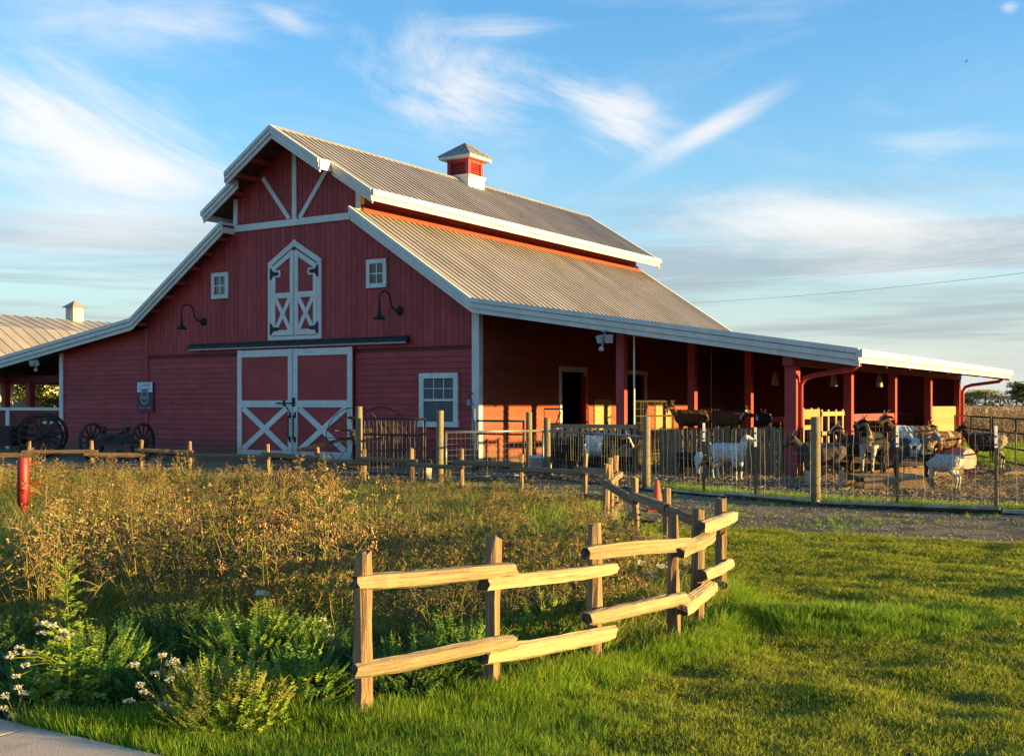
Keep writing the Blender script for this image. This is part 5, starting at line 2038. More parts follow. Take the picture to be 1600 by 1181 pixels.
goat('dark goat with a brown and white face looking past the second red post', gp(1352, 24.8, 0.02), R(158), coat_of((0.05, 0.028, 0.022), (face(0.045), (0.50, 0.38, 0.26)), (earr, (0.20, 0.09, 0.05))), 0.92, (0.20, -0.06, 0.24), 30, -20, seed=9)
goat('tall black goat with a tan neck and white forelegs on the pallet platform', gp(1362, 23.3, 0.22), R(236), coat_of(BLACK, (lambda i: (i['x'] > 0.33) & ~i['head'], (0.34, 0.24, 0.12)), (face(0.025), CREAM), (lambda i: (i['x'] > 0.12) & (i['z'] < 0.52), (0.56, 0.48, 0.42))),
     0.84, (0.15, -0.03, 0.27), -45, -18, seed=10, rear=4)
goat('tan and white goat with a dark face resting behind the grey goat', gp(1422, 25.2, 0.24), R(170), coat_of(TAN, (belt(-0.06, 0.22), WHITE), (headr, (0.09, 0.045, 0.025)), (face(0.022), CREAM)), 0.90, (0.16, 0.04, 0.28), 35, -25, seed=11)
goat('dark grey goat with a white side patch standing on the pallet platform', gp(1426, 22.0, 0.22), R(-10), coat_of((0.062, 0.064, 0.072), (lambda i: (i['x'] > -0.07) & (i['x'] < 0.12) & (i['z'] > 0.42), (0.50, 0.51, 0.54)), (lambda i: (np.abs(i['x'] - 0.01) < 0.035) & (np.abs(i['z'] - 0.60) < 0.035), BLACK), (legs(0.32), BLACK), (headr, (0.30, 0.20, 0.12)), (face(0.02), WHITE)),
     0.74, (0.14, -0.04, 0.18), -70, -20, seed=12)
goat('fluffy white goat with a black masked face beside the end of the platform', gp(1474, 21.7, 0.02), R(140), coat_of((0.52, 0.49, 0.43), (headr, BLACK), (face(0.02), WHITE)), 0.64, (0.12, 0.10, 0.20), 95, -18, seed=13, fluffy=1.22)
goat('brown goat standing in front of the yellow half wall behind the white goat', gp(1476, 27.6, 0.12), R(205), coat_of((0.17, 0.085, 0.04), (headr, (0.06, 0.03, 0.02)), (lambda i: i['n'] > 0.16, CREAM)), 0.85, (0.16, 0, 0.22), 20, -10, seed=14, lying=False)
goat('dark goat with pale legs standing alone by the corral panel', gp(1541, 28.3, 0.02), R(172), coat_of((0.045, 0.034, 0.028), (belt(-0.42, -0.16), (0.30, 0.25, 0.20)), (legs(0.20), CREAM)), 0.88, (0.18, 0.0, 0.24), 5, -22, seed=15)
t = deck('resting_stand', 'wooden stand under the goats in front of the yellow half wall', 'platform', (8.55, 25.2, 0.02), R(20), 1.6, 2.6, 0.24, 12)
# ------------------------------------------------------------------ plants
class LB(MB):
    """leaf builder: blades and leaflets as thin two-sided strips"""
    def blade(self, p, d, L, w, bend, rr, seg=3, mi=0, side=None):
        p, d = Vector(p), Vector(d).normalized()
        s = side or d.cross(Vector((rr.uniform(-1, 1), rr.uniform(-1, 1), 0.3)))
        if s.length < 1e-4:
            s = Vector((1, 0, 0))
        s = s.normalized()
        vs, fs = [], []
        c = p.copy()
        dd = d.copy()
        for k in range(seg + 1):
            t = k / seg
            ww = w * (1 - t) ** 0.7 if k < seg else 0
            if k < seg:
                vs += [c - s * ww / 2, c + s * ww / 2]
            else:
                vs.append(c)
            c = c + dd * (L / seg)
            dd = (dd + bend / seg).normalized()
        for k in range(seg - 1):
            fs.append((2 * k, 2 * k + 1, 2 * k + 3, 2 * k + 2))
        fs.append((2 * seg - 2, 2 * seg - 1, 2 * seg))
        return self.add(vs, fs, mi)

    def leaf(self, p, d, n, L, w, mi=0):
        """a pointed leaf with a folded middle"""
        p, d, n = Vector(p), Vector(d).normalized(), Vector(n)
        s = d.cross(n)
        if s.length < 1e-4:
            s = d.orthogonal()
        s.normalize()
        u = s.cross(d)
        return self.add([p, p + d * L * 0.45 + s * w / 2 + u * w * 0.2, p + d * L - u * L * 0.08, p + d * L * 0.45 - s * w / 2 + u * w * 0.2, p + d * L * 0.5], [(0, 4, 1), (4, 2, 1), (0, 3, 4), (4, 3, 2)], mi)


def rdir(rr, up=0.5):
    a = rr.uniform(0, 2 * math.pi)
    e = math.asin(min(1, max(-1, rr.uniform(up - 0.5, min(1, up + 0.5)))))
    return Vector((math.cos(a) * math.cos(e), math.sin(a) * math.cos(e), math.sin(e)))


def grass_tuft(seed, n, h, w, spread, lean, mats, dryfrac=0.0, name='tuft'):
    rr = random.Random(seed)
    b = LB()
    for k in range(n):
        a = rr.uniform(0, 6.283)
        r = spread * math.sqrt(rr.random())
        p = (math.cos(a) * r, math.sin(a) * r, -0.01)
        l = rr.uniform(0.2, 1.0) * lean
        a2 = a + rr.uniform(-1, 1)
        d = Vector((math.cos(a2) * l, math.sin(a2) * l, 1))
        H = h * rr.uniform(0.55, 1.1)
        bend = Vector((math.cos(a2) * l * 1.1, math.sin(a2) * l * 1.1, -0.25))
        b.blade(p, d, H, w * rr.uniform(0.7, 1.2), bend, rr, 3, 1 if rr.random() < dryfrac else 0)
    return b.mesh(name, mats)


# lawn
LT = [grass_tuft(100 + i, 15, 0.052, 0.0062, 0.055, 0.9, ['grass_blade', 'grass_dry'], 0.10) for i in range(6)]
LL = [grass_tuft(120 + i, 18, 0.115, 0.0058, 0.055, 0.6, ['grass_lush', 'grass_blade'], 0.25) for i in range(4)]


def scatter_in(poly, dens, seed):
    rs = np.random.RandomState(seed)
    P = np.array(poly)
    x0, y0, x1, y1 = P[:, 0].min(), P[:, 1].min(), P[:, 0].max(), P[:, 1].max()
    n = int((x1 - x0) * (y1 - y0) * dens)
    X, Y = rs.uniform(x0, x1, n), rs.uniform(y0, y1, n)
    k = inside(X, Y, P)
    # only what the photograph could see, with a wide margin
    k &= (np.abs(X) < Y * 0.52 + 1.0)
    return X[k], Y[k], rs


LAWN_IN = [(-6, 4.2), (9, 4.2), (12.5, 10.9), (10, 11.75), (5.9, 12.95), (2.95, 14.85), (1.95, 15.5), (1.36, 14.5), (1.40, 12.0), (1.5, 10.6), (1.70, 9.2), (1.40, 8.15), (1.12, 7.6), (0.58, 7.1), (-0.05, 6.3), (-0.72, 5.85), (-2.2, 5.7), (-4.6, 5.9), (-6, 5.8)]
walk_side = lambda X, Y: (X - A_.x) * nr.x + (Y - A_.y) * nr.y < -0.015
X, Y, rs = scatter_in(LAWN_IN, 1350, 1)
near = np.clip(6.5 / Y, 0.28, 1.0)
k = (rs.rand(len(X)) < near) & walk_side(X, Y)
X, Y = X[k], Y[k]
N = len(X)
cl_ = fbm(X * 1.6, Y * 2.2, 21, 3)
fine_ = fbm(X * 5.0, Y * 5.0, 31, 2)
mow = 0.5 + 0.5 * np.sin((Y * 0.97 - X * 0.22) * 2 * np.pi / 0.95)
hgt = 0.85 * (0.72 + 0.40 * np.clip((cl_ - 0.35) * 2.2, 0, 1) + 0.35 * (fine_ - 0.5) + 0.12 * mow) * (0.85 + 0.3 * rs.rand(N))
# a strip of taller growth along the foot of the fence and a lush patch in the lawn
FPOLY = np.array([(-2.6, 5.75)] + FP + [(1.42, 10.6), (1.29, 12.0), (1.17, 14.5)])


def dist_poly(X, Y, P):
    D = np.full(X.shape, 1e9)
    for i in range(len(P) - 1):
        ax, ay, bx, by = *P[i], *P[i + 1]
        L2 = (bx - ax) ** 2 + (by - ay) ** 2
        t = np.clip(((X - ax) * (bx - ax) + (Y - ay) * (by - ay)) / L2, 0, 1)
        D = np.minimum(D, np.hypot(X - ax - t * (bx - ax), Y - ay - t * (by - ay)))
    return D


df = dist_poly(X, Y, FPOLY)
lush_c = gpx(1280, 972)
lush = 1.15 * np.exp(-(((X - lush_c.x) / 0.95) ** 2 + ((Y - lush_c.y) / 0.42) ** 2) * 0.9) * (fbm(X * 3, Y * 3, 5, 2) > 0.33)
edge = np.exp(-(df / 0.35) ** 2)
tall = np.maximum(edge, lush)
nearleft = np.clip((0.9 - X) / 1.2, 0, 1) * np.clip((6.6 - Y) / 0.6, 0, 1)
tall = np.maximum(tall, nearleft * 0.5)
isl = rs.rand(N) < tall * 1.1
pick = np.where(isl, rs.randint(6, 10, N), rs.randint(0, 6, N))
size = np.where(isl, 0.5 + 0.75 * tall * (0.7 + 0.6 * rs.rand(N)), hgt)
Z = height(X, Y) + 0.012
rots = np.stack([rs.uniform(-.15, .15, N), rs.uniform(-.15, .15, N), rs.uniform(0, 6.283, N)], 1)
wide = np.clip(Y / 6.5, 0.9, 1.8)
scatter('lawn_grass', np.stack([X, Y, Z], 1), rots, np.stack([size * wide, size * wide, size], 1), pick, LT + LL)

# wild growth under the shrubs of the garden
GT = [grass_tuft(200 + i, 26, 0.34, 0.008, 0.10, 0.7, ['bright_leaf', 'grass_dry'], 0.2 + 0.12 * i) for i in range(3)]
GT += [grass_tuft(210 + i, 26, 0.42, 0.006, 0.12, 0.8, ['grass_dry', 'olive_leaf'], 0.35) for i in range(3)]
GARD_IN = GARDEN
X, Y, rs = scatter_in(GARD_IN, 85, 7)
k = (Y > 6.7) & ((Y > 7.8) | (X > -0.3))
X, Y = X[k], Y[k]
N = len(X)
gn = fbm(X * 0.7, Y * 0.7, 41, 3) + 0.22 * np.clip((X + 1.6) / 1.5, 0, 1)
pick = np.where(gn > 0.51, rs.randint(0, 3, N), rs.randint(3, 6, N))
sz = rs.uniform(0.6, 1.25, N) * np.where(Y < 8.6, 0.62, 1.0)
Z = height(X, Y) - 0.0
rots = np.stack([rs.uniform(-.2, .2, N), rs.uniform(-.2, .2, N), rs.uniform(0, 6.283, N)], 1)
scatter('wild_grass', np.stack([X, Y, Z], 1), rots, sz, pick, GT)


# dry flowering shrubs: many thin stems that fork and end in little seed heads
def shrub_meshes(seed, h=0.78, spread=0.42, nst=30, seedcol=0, big=False):
    rr = random.Random(seed)
    st, lf, sd = LB(), LB(), LB()
    for k in range(nst):
        a = rr.uniform(0, 6.283)
        l = rr.uniform(0.05, 1.0)
        H = h * (rr.uniform(0.55, 1.0) if k % 6 else rr.uniform(1.05, 1.32)) * (1 - 0.25 * l * l)
        tip = Vector((math.cos(a) * spread * l, math.sin(a) * spread * l, H))
        base = Vector((math.cos(a) * 0.05 * l, math.sin(a) * 0.05 * l, -0.03))
        c1 = base.lerp(tip, 0.5) + Vector((rr.uniform(-.04, .04), rr.uniform(-.04, .04), 0.05))
        pts = [base, base.lerp(c1, 0.55), c1, c1.lerp(tip, 0.6), tip]
        st.tube(pts, 0.0042, 3, cap=False, r2=0.0018)
        for j in range(19):
            t = rr.uniform(0.1, 0.95)
            q = pts[min(3, int(t * 4))].lerp(pts[min(4, int(t * 4) + 1)], (t * 4) % 1)
            d = rdir(rr, 0.35)
            lf.leaf(q, d, (rr.uniform(-1, 1), rr.uniform(-1, 1), 0.7), rr.uniform(0.03, 0.07), rr.uniform(0.008, 0.016), 0 if rr.random() < 0.62 else 1)
        for j in range(rr.randint(3, 5) if not big else rr.randint(1, 3)):
            t = rr.uniform(0.55, 1.0)
            q = pts[3].lerp(tip, (t - 0.55) / 0.45) if t < 1 else tip
            d = rdir(rr, 0.75)
            e = q + d * rr.uniform(0.05, 0.15)
            st.tube([q, q.lerp(e, 0.5) + Vector((0, 0, 0.008)), e], 0.0020, 3, cap=False, r2=0.0012)
            for m_ in range(rr.randint(4, 7) if not big else rr.randint(8, 13)):
                o = e + Vector((rr.gauss(0, 0.012), rr.gauss(0, 0.012), rr.gauss(0, 0.010)))
                r = rr.uniform(0.0045, 0.0100) * (1.1 if big else 1.0)
                x = 0 if rr.random() < 0.74 else 1
                sd.add([o + Vector(v) * r for v in ((1, 0, 0), (-0.5, 0.87, 0), (-0.5, -0.87, 0), (0, 0, 1.1), (0, 0, -0.8))],
                       [(0, 1, 3), (1, 2, 3), (2, 0, 3), (1, 0, 4), (2, 1, 4), (0, 2, 4)], x)
    return (st.mesh('dry_shrub', 'dry_stem'), lf.mesh('foliage', ['dry_leaf', 'olive_leaf'] if seedcol == 0 else ['bright_leaf', 'olive_leaf']),
            sd.mesh('seed_head', ['seed_rust' if big else 'seed_brown', 'seed_pale']))


SHRUB = [shrub_meshes(300 + i, 0.74 + 0.05 * (i % 3), 0.40 + 0.05 * (i % 2), 30, 0, i % 2 == 1) for i in range(4)] + [shrub_meshes(320 + i, 0.66, 0.44, 30, 1, i == 1) for i in range(3)]


def shrub(x, y, v, s, rz, label, group):
    a, b, c = SHRUB[v]
    o = put('dry_shrub', a, None, (x, y, hz_at(x, y)), (0, 0, rz), s)
    tag(o, label, 'shrub', group)
    stuff(put('foliage', b, o))
    stuff(put('seed_head', c, o))
    return o


rs = random.Random(77)
spots = []
tries = 0
GP = np.array(GARDEN)
while len(spots) < 295 and tries < 14000:
    tries += 1
    y = 7.35 + (20.6 - 7.35) * rs.random() ** 0.9
    x = rs.uniform(-0.47 * y - 0.4, 1.3)
    if not inside(np.array([x]), np.array([y]), GP)[0]:
        continue
    if dist_poly(np.array([x]), np.array([y]), GP)[0] < 0.3:
        continue
    # thin growth towards the right and in a few openings
    dens = 1.0
    if vnoise(np.array([x * 0.55]), np.array([y * 0.55]), 91)[0] < 0.34:
        dens *= 0.05
    if rs.random() > dens:
        continue
    if any((x - a) ** 2 + (y - b) ** 2 < (0.42 + 0.02 * y) ** 2 * (0.50 if x / y < -0.2 else 0.36) for a, b in spots):
        continue
    if abs(x / y + 0.4225) < 0.045 and 10.0 < y < 15.4:
        continue
    spots.append((x, y))
spots.sort(key=lambda p: p[1])
for i, (x, y) in enumerate(spots):
    green = 0.6 * vnoise(np.array([x * 0.8 + 3]), np.array([y * 0.8]), 55)[0] + 0.45 * rs.random() + 0.35 * max(0, min(1, (x / y + 0.2) / 0.2))
    g = green > 0.52
    v = 4 + rs.randrange(3) if g else rs.randrange(4)
    s = rs.choice([rs.uniform(0.62, 0.95), rs.uniform(0.85, 1.12), rs.uniform(1.0, 1.32)]) * (0.9 if y < 8.5 else 1.0)
    s *= 0.62 + 0.66 * float(fbm(np.array([x * 0.55]), np.array([y * 0.55]), 71, 2)[0])
    s *= 1.0 - 0.20 * max(0.0, min(1.0, (x / y + 0.20) / 0.14)) - ((0.20 if x / y < -0.2 else 0.24) if y > 11 else 0.0)
    kind_ = 'olive green half dry shrub' if g else 'dry brown flowering shrub'
    row_ = 'in the front of the garden' if y < 9 else ('in mid garden' if y < 12.5 else ('further back' if y < 16 else 'by the back rails'))
    q = x / y
    col_ = 'near the red bollard' if q < -0.36 else ('below the wagon gear' if q < -0.27 else ('below the left sliding door' if q < -0.19 else ('below the hay rake' if q < -0.10 else 'near the corner posts')))
    lab = '%s %s %s' % (kind_, row_, col_)
    grp = lab.replace('shrub', 'shrubs')
    shrub(x, y, v, s, rs.uniform(0, 6.28), lab, grp)


# ferny clumps (yarrow and the like)
def frond(b, p, d, L, rr, w=0.16, n=11, mi=0, droop=0.5):
    p, d = Vector(p), Vector(d).normalized()
    c, dd = p.copy(), d.copy()
    side = d.cross(Vector((0, 0, 1)))
    if side.length < 1e-3:
        side = Vector((1, 0, 0))
    side.normalize()
    pts = [c.copy()]
    for k in range(n):
        t = (k + 1) / n
        c = c + dd * (L / n)
        dd = (dd + Vector((0, 0, -droop / n))).normalized()
        pts.append(c.copy())
        ll = L * w * math.sin(math.pi * min(0.97, 0.12 + 0.85 * t)) * rr.uniform(0.8, 1.2)
        for s in (-1, 1):
            ld = (side * s + dd * 0.55 + Vector((rr.uniform(-.2, .2), rr.uniform(-.2, .2), rr.uniform(-.15, .3)))).normalized()
            b.leaf(c, ld, (rr.uniform(-1, 1), rr.uniform(-1, 1), 0.4), ll, ll * 0.30 + 0.005, mi)
    b.tube(pts, 0.0028, 3, mi=mi, cap=False, r2=0.001)


def ferny(seed, R_, H, nf, mats, up=0.5, L=0.13, w=0.22, droop=0.4, n=9, bright=0.5):
    """a rounded bushy clump: short feathery shoots standing out all over a dome"""
    rr = random.Random(seed)
    b = LB()
    lumps = [(rdir(rr, 0.5), rr.uniform(0.82, 1.12)) for _ in range(9)]
    for k in range(nf):
        d = rdir(rr, 0.45)
        d.z = abs(d.z)
        f = sum(c * max(0.0, l.dot(d)) ** 6 for l, c in lumps) / max(1e-6, sum(max(0.0, l.dot(d)) ** 6 for l, c in lumps))
        r = rr.uniform(0.45, 0.86) * f
        p = Vector((d.x * R_ * r, d.y * R_ * r, d.z * H * r))
        dd = d + Vector((0, 0, up)) + Vector((rr.uniform(-.35, .35), rr.uniform(-.35, .35), rr.uniform(-.1, .2)))
        frond(b, p, dd, L * rr.uniform(0.7, 1.25), rr, w, n, 1 if rr.random() < bright else 0, droop)
    return b.mesh('foliage', mats)


def plant(name, label, x, y, me, rz=0.0, s=1.0, cat='plant', group=None):
    o = thing(name, label, cat, (x, y, hz_at(x, y)), rz, group)
    f = put('foliage', me, o)
    f.scale = (s,) * 3
    stuff(f)
    return o


FERN_A = ferny(1, 0.52, 0.46, 520, ['fern_leaf', 'bright_leaf'], 0.5, 0.15, 0.20)
FERN_B = ferny(2, 0.48, 0.38, 420, ['fern_leaf', 'green_leaf'], 0.4, 0.15, 0.20)
FERN_Y = ferny(3, 0.42, 0.34, 460, ['yellow_leaf', 'bright_leaf'], 0.7, 0.13, 0.24, 0.2, 8, 0.35)
FERN_S = ferny(4, 0.34, 0.32, 260, ['fern_leaf', 'bright_leaf'], 0.6, 0.13, 0.22)


def stalk_flowers(o, heads, mats='petal_white', stem='olive_leaf', r=0.018):
    """thin stalks from the plant's foot, each with a round flower head"""
    rr = random.Random(len(heads) * 7)
    for (a, b) in heads:
        a, b = Vector(a), Vector(b)
        st = MB().tube([a, a.lerp(b, 0.5) + Vector((rr.uniform(-.03, .03), 0, 0.03)), b], 0.0026, 4, r2=0.0016).build('stalk', stem, o)
        f = LB()
        for k in range(34):
            d = rdir(rr, 0.25)
            q = b + d * r * rr.uniform(0.3, 0.9)
            f.leaf(q, d + Vector((rr.uniform(-.6, .6), rr.uniform(-.6, .6), rr.uniform(-.4, .6))), (rr.uniform(-1, 1), rr.uniform(-1, 1), 0.6), r * rr.uniform(0.6, 0.95), r * 0.55)
        f.build('flower_head', mats, o)


def at(x, y, Y):
    """ground position under a photograph column at a distance"""
    return (x - 800) / FPX * Y


o = plant('yarrow_plant', 'large dark green ferny clump at the left below the tall leafy stem', at(150, 0, 6.35), 6.35, FERN_A, 0.3, 0.90)
o = plant('yarrow_plant', 'bright topped green ferny clump with white flowers in front of the dry shrubs', at(395, 0, 6.75), 6.75, FERN_A, 2.0, 0.98)
stalk_flowers(o, [((-0.1, -0.2, 0.2), (-0.19, -0.40, 0.30)), ((-0.1, -0.15, 0.2), (-0.14, -0.38, 0.335)), ((-0.1, -0.15, 0.2), (-0.16, -0.42, 0.24)), ((0.1, 0.0, 0.3), (0.12, -0.1, 0.47)), ((0.1, -0.2, 0.2), (0.20, -0.33, 0.29)), ((-0.05, 0, 0.3), (-0.07, -0.02, 0.50)), ((0.0, 0.0, 0.3), (0.05, -0.05, 0.49))])
plant('yarrow_plant', 'green ferny clump behind the first fence post', at(520, 0, 6.6), 6.6, FERN_B, 1.0, 0.80)
plant('yarrow_plant', 'low yellow green bush behind the lower rail of the first fence panel', at(640, 0, 6.35), 6.35, FERN_S, 0.4, 1.0)
plant('yarrow_plant', 'tiny green clump between the second and third fence posts', at(840, 0, 7.4), 7.4, FERN_S, 0.4, 0.95)
plant('yarrow_plant', 'blue green clump in the shade of the third fence post', at(868, 0, 8.2), 8.2, FERN_B, 0.4, 0.8)
plant('yellow_bush', 'sunlit yellow green bush at the front edge by the paving', at(352, 0, 5.75), 5.75, FERN_Y, 0.4, 0.98, 'bush')
plant('yarrow_plant', 'dim green clump behind the ornamental grass', at(270, 0, 7.1), 7.1, FERN_B, 1.9, 1.0)
plant('yarrow_plant', 'dark green clump in the shade by the left edge behind broad leaves', at(-10, 0, 7.0), 7.0, FERN_B, 2.9, 1.0)
plant('yarrow_plant', 'small ferny clump between the yellow bush and the fence post', at(470, 0, 6.15), 6.15, FERN_S, 1.2, 0.95)
plant('yarrow_plant', 'dark green clump between the tall leafy stem and the yellow green bush', at(235, 0, 6.2), 6.2, FERN_B, 4.2, 0.62)
plant('yarrow_plant', 'low dark clump at the left edge just behind the paving', at(75, 0, 6.1), 6.1, FERN_S, 2.2, 0.95)
plant('yarrow_plant', 'full green clump between the white flowered yarrow and the first fence post', at(470, 0, 6.95), 6.95, FERN_A, 3.4, 0.75)
plant('yarrow_plant', 'yellow green clump close behind the second fence post', at(720, 0, 6.75), 6.75, FERN_S, 2.4, 1.0)


# broad leaved plant by the left edge
def broad(seed, n, L, w, mats):
    rr = random.Random(seed)
    b = LB()
    for k in range(n):
        a = rr.uniform(0, 6.283)
        u = rr.uniform(0.2, 1.3)
        d = Vector((math.cos(a), math.sin(a), u)).normalized()
        p = Vector((math.cos(a) * rr.uniform(0, .15), math.sin(a) * rr.uniform(0, .15), rr.uniform(0, 0.16)))
        l = L * rr.uniform(0.6, 1.2)
        s = d.cross(Vector((0, 0, 1))).normalized()
        b.blade(p, d, l, w * rr.uniform(0.7, 1.2), Vector((0, 0, -1.0)), rr, 5, 0 if rr.random() < .7 else 1, s)
    return b.mesh('foliage', mats)


plant('broad_leaved_plant', 'broad leaved green plant at the left edge beside the tall leafy stem', at(30, 0, 6.3), 6.3, broad(5, 70, 0.27, 0.05, ['green_leaf', 'fern_leaf']), 0, 1.0)
plant('grass_clump', 'small ornamental grass clump with upright yellow blades in the shade', at(226, 0, 6.9), 6.9, grass_tuft(77, 110, 0.34, 0.010, 0.07, 0.55, ['dry_leaf', 'bright_leaf'], 0.4), 0, 1.0)
for i, (x, Y, s, lab) in enumerate(((845, 13.6, 1.5, 'tall bright green grass clump near the back rails'), (150, 15.6, 1.4, 'bright green grass clump behind the red bollard'), (10, 15.2, 1.3, 'sunny green grass clump left of the red bollard'),
                                    (1000, 9.0, 1.0, 'leafy grass clump at the foot of the corner posts'), (930, 7.4, 0.85, 'grass clump at the foot of the third fence post'), (1110, 9.0, 0.8, 'grass clump at the foot of the last lit fence post'))):
    plant('grass_clump', lab, at(x, 0, Y), Y, grass_tuft(80 + i, 90, 0.36, 0.011, 0.11, 0.6, ['bright_leaf', 'grass_dry'], 0.15), 0, s)


# tall leafy stem plants
def leafy_stem(label, x, Y, h, n, L, mats='bright_leaf', seed=0, lean=(0, 0), flowers=None):
    rr = random.Random(seed)
    o = thing('leafy_stem_plant', label, 'plant', (at(x, 0, Y), Y, hz_at(at(x, 0, Y), Y)), 0)
    top = Vector((lean[0], lean[1], h))
    MB().tube([(0, 0, -0.03), top * 0.5 + Vector((0.01, 0, 0)), top], 0.007, 5, r2=0.003).build('stem', 'olive_leaf', o)
    for k in range(n):
        t = 0.12 + 0.88 * k / (n - 1)
        a = k * 2.4 + rr.uniform(-.3, .3)
        b = LB()
        frond(b, top * t, (math.cos(a), math.sin(a), 0.35 + 0.8 * t * t), L * (1.15 - 0.70 * t), rr, 0.30, 7, 0, 0.7)
        b.build('leaf', mats, o)
    if flowers:
        stalk_flowers(o, flowers)
    return o


leafy_stem('tall leafy green stem rising above the ferny clump with white dried flowers', 108, 5.95, 0.78, 40, 0.22, 'bright_leaf', 1, (-0.02, 0.0),
           [((-0.0, 0, 0.38), (-0.10, -0.12, 0.50)), ((0, 0, 0.38), (-0.06, -0.15, 0.51)), ((0, 0, 0.36), (-0.02, -0.16, 0.50)), ((0, 0, 0.36), (0.03, -0.16, 0.47)), ((0, 0, 0.34), (0.07, -0.16, 0.45)), ((0, 0, 0.34), (-0.08, -0.15, 0.46)), ((0, 0, 0.34), (0.02, -0.17, 0.44)),
            ((0, -0.05, 0.27), (-0.17, -0.2, 0.40)), ((0, -0.05, 0.27), (-0.20, -0.2, 0.37)), ((0, -0.05, 0.27), (-0.22, -0.2, 0.35)), ((0, -0.05, 0.25), (-0.14, -0.2, 0.31)), ((0, -0.05, 0.25), (-0.18, -0.22, 0.26)), ((0, -0.05, 0.27), (-0.13, -0.2, 0.37))])
leafy_stem('slim bright green stalk standing in the middle of the brown shrubs', 386, 7.6, 0.78, 14, 0.13, 'bright_leaf', 2)
leafy_stem('slim green stalk at the front edge of the brown shrubs beside the yarrow', 410, 7.3, 0.66, 12, 0.12, 'bright_leaf', 3)

# dried white flower sprays near the paving
o = thing('white_flower_spray', 'drooping spray of dried white flower clusters left of the yellow green bush', 'flowers', (at(258, 0, 5.75), 5.75, hz_at(-1.72, 5.75)), 0)
stalk_flowers(o, [((0, 0, 0.05), (-0.02, -0.1, 0.28)), ((0, 0, 0.05), (0.05, -0.1, 0.33)), ((0, 0, 0.05), (0.02, -0.12, 0.37)), ((0, 0, 0.05), (0.08, -0.1, 0.34)), ((0, 0, 0.05), (-0.12, -0.1, 0.32)),
                  ((0, 0, 0.05), (-0.06, -0.15, 0.20)), ((0, 0, 0.05), (-0.13, -0.15, 0.16)), ((0, 0, 0.05), (0.03, -0.15, 0.14)), ((0, 0, 0.05), (0.07, -0.15, 0.12)), ((0, 0, 0.05), (0.12, -0.12, 0.30)), ((0, 0, 0.04), (0.06, -0.13, 0.26)), ((0, 0, 0.04), (-0.07, -0.16, 0.235))],
              'petal_white', 'dry_stem', 0.019)
o = thing('white_flower_spray', 'small dried white flower stalk at the edge of the paving', 'flowers', (at(22, 0, 5.72), 5.72, hz_at(-2.45, 5.72)), 0)
stalk_flowers(o, [((0, 0, 0.0), (-0.03, -0.02, 0.16)), ((0, 0, 0.0), (0.03, -0.02, 0.20)), ((0, 0, 0.0), (0.05, -0.02, 0.17)), ((0, 0, 0.0), (-0.04, -0.03, 0.10)), ((0, 0, 0), (0.0, -0.03, 0.06))], 'petal_white', 'dry_stem', 0.019)
# orange flowers behind the bollard
o = thing('orange_flower_plant', 'orange flowering plant just right of the red bollard', 'flowers', (at(54, 0, 15.6), 15.6, hz_at(-6.4, 15.6)), 0)
stuff(put('foliage', grass_tuft(95, 60, 0.4, 0.012, 0.12, 0.7, ['green_leaf', 'olive_leaf'], 0.2), o))
stalk_flowers(o, [((0, 0, 0.1), (0.03, -0.1, 0.80)), ((0, 0, 0.1), (-0.03, -0.1, 0.52)), ((0, 0, 0.1), (0.05, -0.1, 0.48)), ((0, 0, 0.1), (0.08, -0.12, 0.56)), ((0, 0, 0.1), (0.0, -0.1, 0.43)), ((0, 0, 0.1), (0.05, -0.12, 0.40))], 'petal_orange', 'olive_leaf', 0.040)
# pale seed flowers under the corner posts
o = thing('white_flower_spray', 'pale dried flower cluster beneath the rails near the corner posts', 'flowers', (at(1028, 0, 8.6), 8.6, hz_at(1.08, 8.6)), 0)
stalk_flowers(o, [((0, 0, 0), (-0.12, 0, 0.45)), ((0, 0, 0), (-0.06, 0, 0.38)), ((0, 0, 0), (0.02, 0, 0.42)), ((0, 0, 0), (0.08, 0, 0.40)), ((0, 0, 0), (-0.02, 0.05, 0.33)), ((0, 0, 0), (0.12, 0, 0.32)), ((0, 0, 0), (0.15, 0, 0.36))], 'petal_white', 'dry_stem', 0.03)


# ------------------------------------------------------------------ litter of the pen and the gravel
def chips(seed, n, r, mats, flat=0.3):
    rr = random.Random(seed)
    b = MB()
    for k in range(n):
        o = Vector((rr.gauss(0, r), rr.gauss(0, r), rr.uniform(0, 0.015)))
        s = rr.uniform(0.5, 1.2)
        a = rr.uniform(0, 6.28)
        x = Vector((math.cos(a), math.sin(a), rr.uniform(-.4, .4))) * 0.05 * s
        y = Vector((-math.sin(a), math.cos(a), rr.uniform(-.4, .4))) * 0.018 * s
        z = Vector((0, 0, 0.012 * s))
        b.add([o - x, o + y, o + x, o - y, o + z], [(0, 1, 4), (1, 2, 4), (2, 3, 4), (3, 0, 4)], rr.randrange(len(mats)))
    return b.mesh('chips', mats)


def straw_tuft(seed, n):
    rr = random.Random(seed)
    b = LB()
    for k in range(n):
        p = Vector((rr.gauss(0, 0.1), rr.gauss(0, 0.1), 0.0))
        d = rdir(rr, 0.12)
        b.blade(p, d, rr.uniform(0.08, 0.22), 0.006, Vector((0, 0, -0.2)), rr, 2)
    return b.mesh('straw', 'straw')


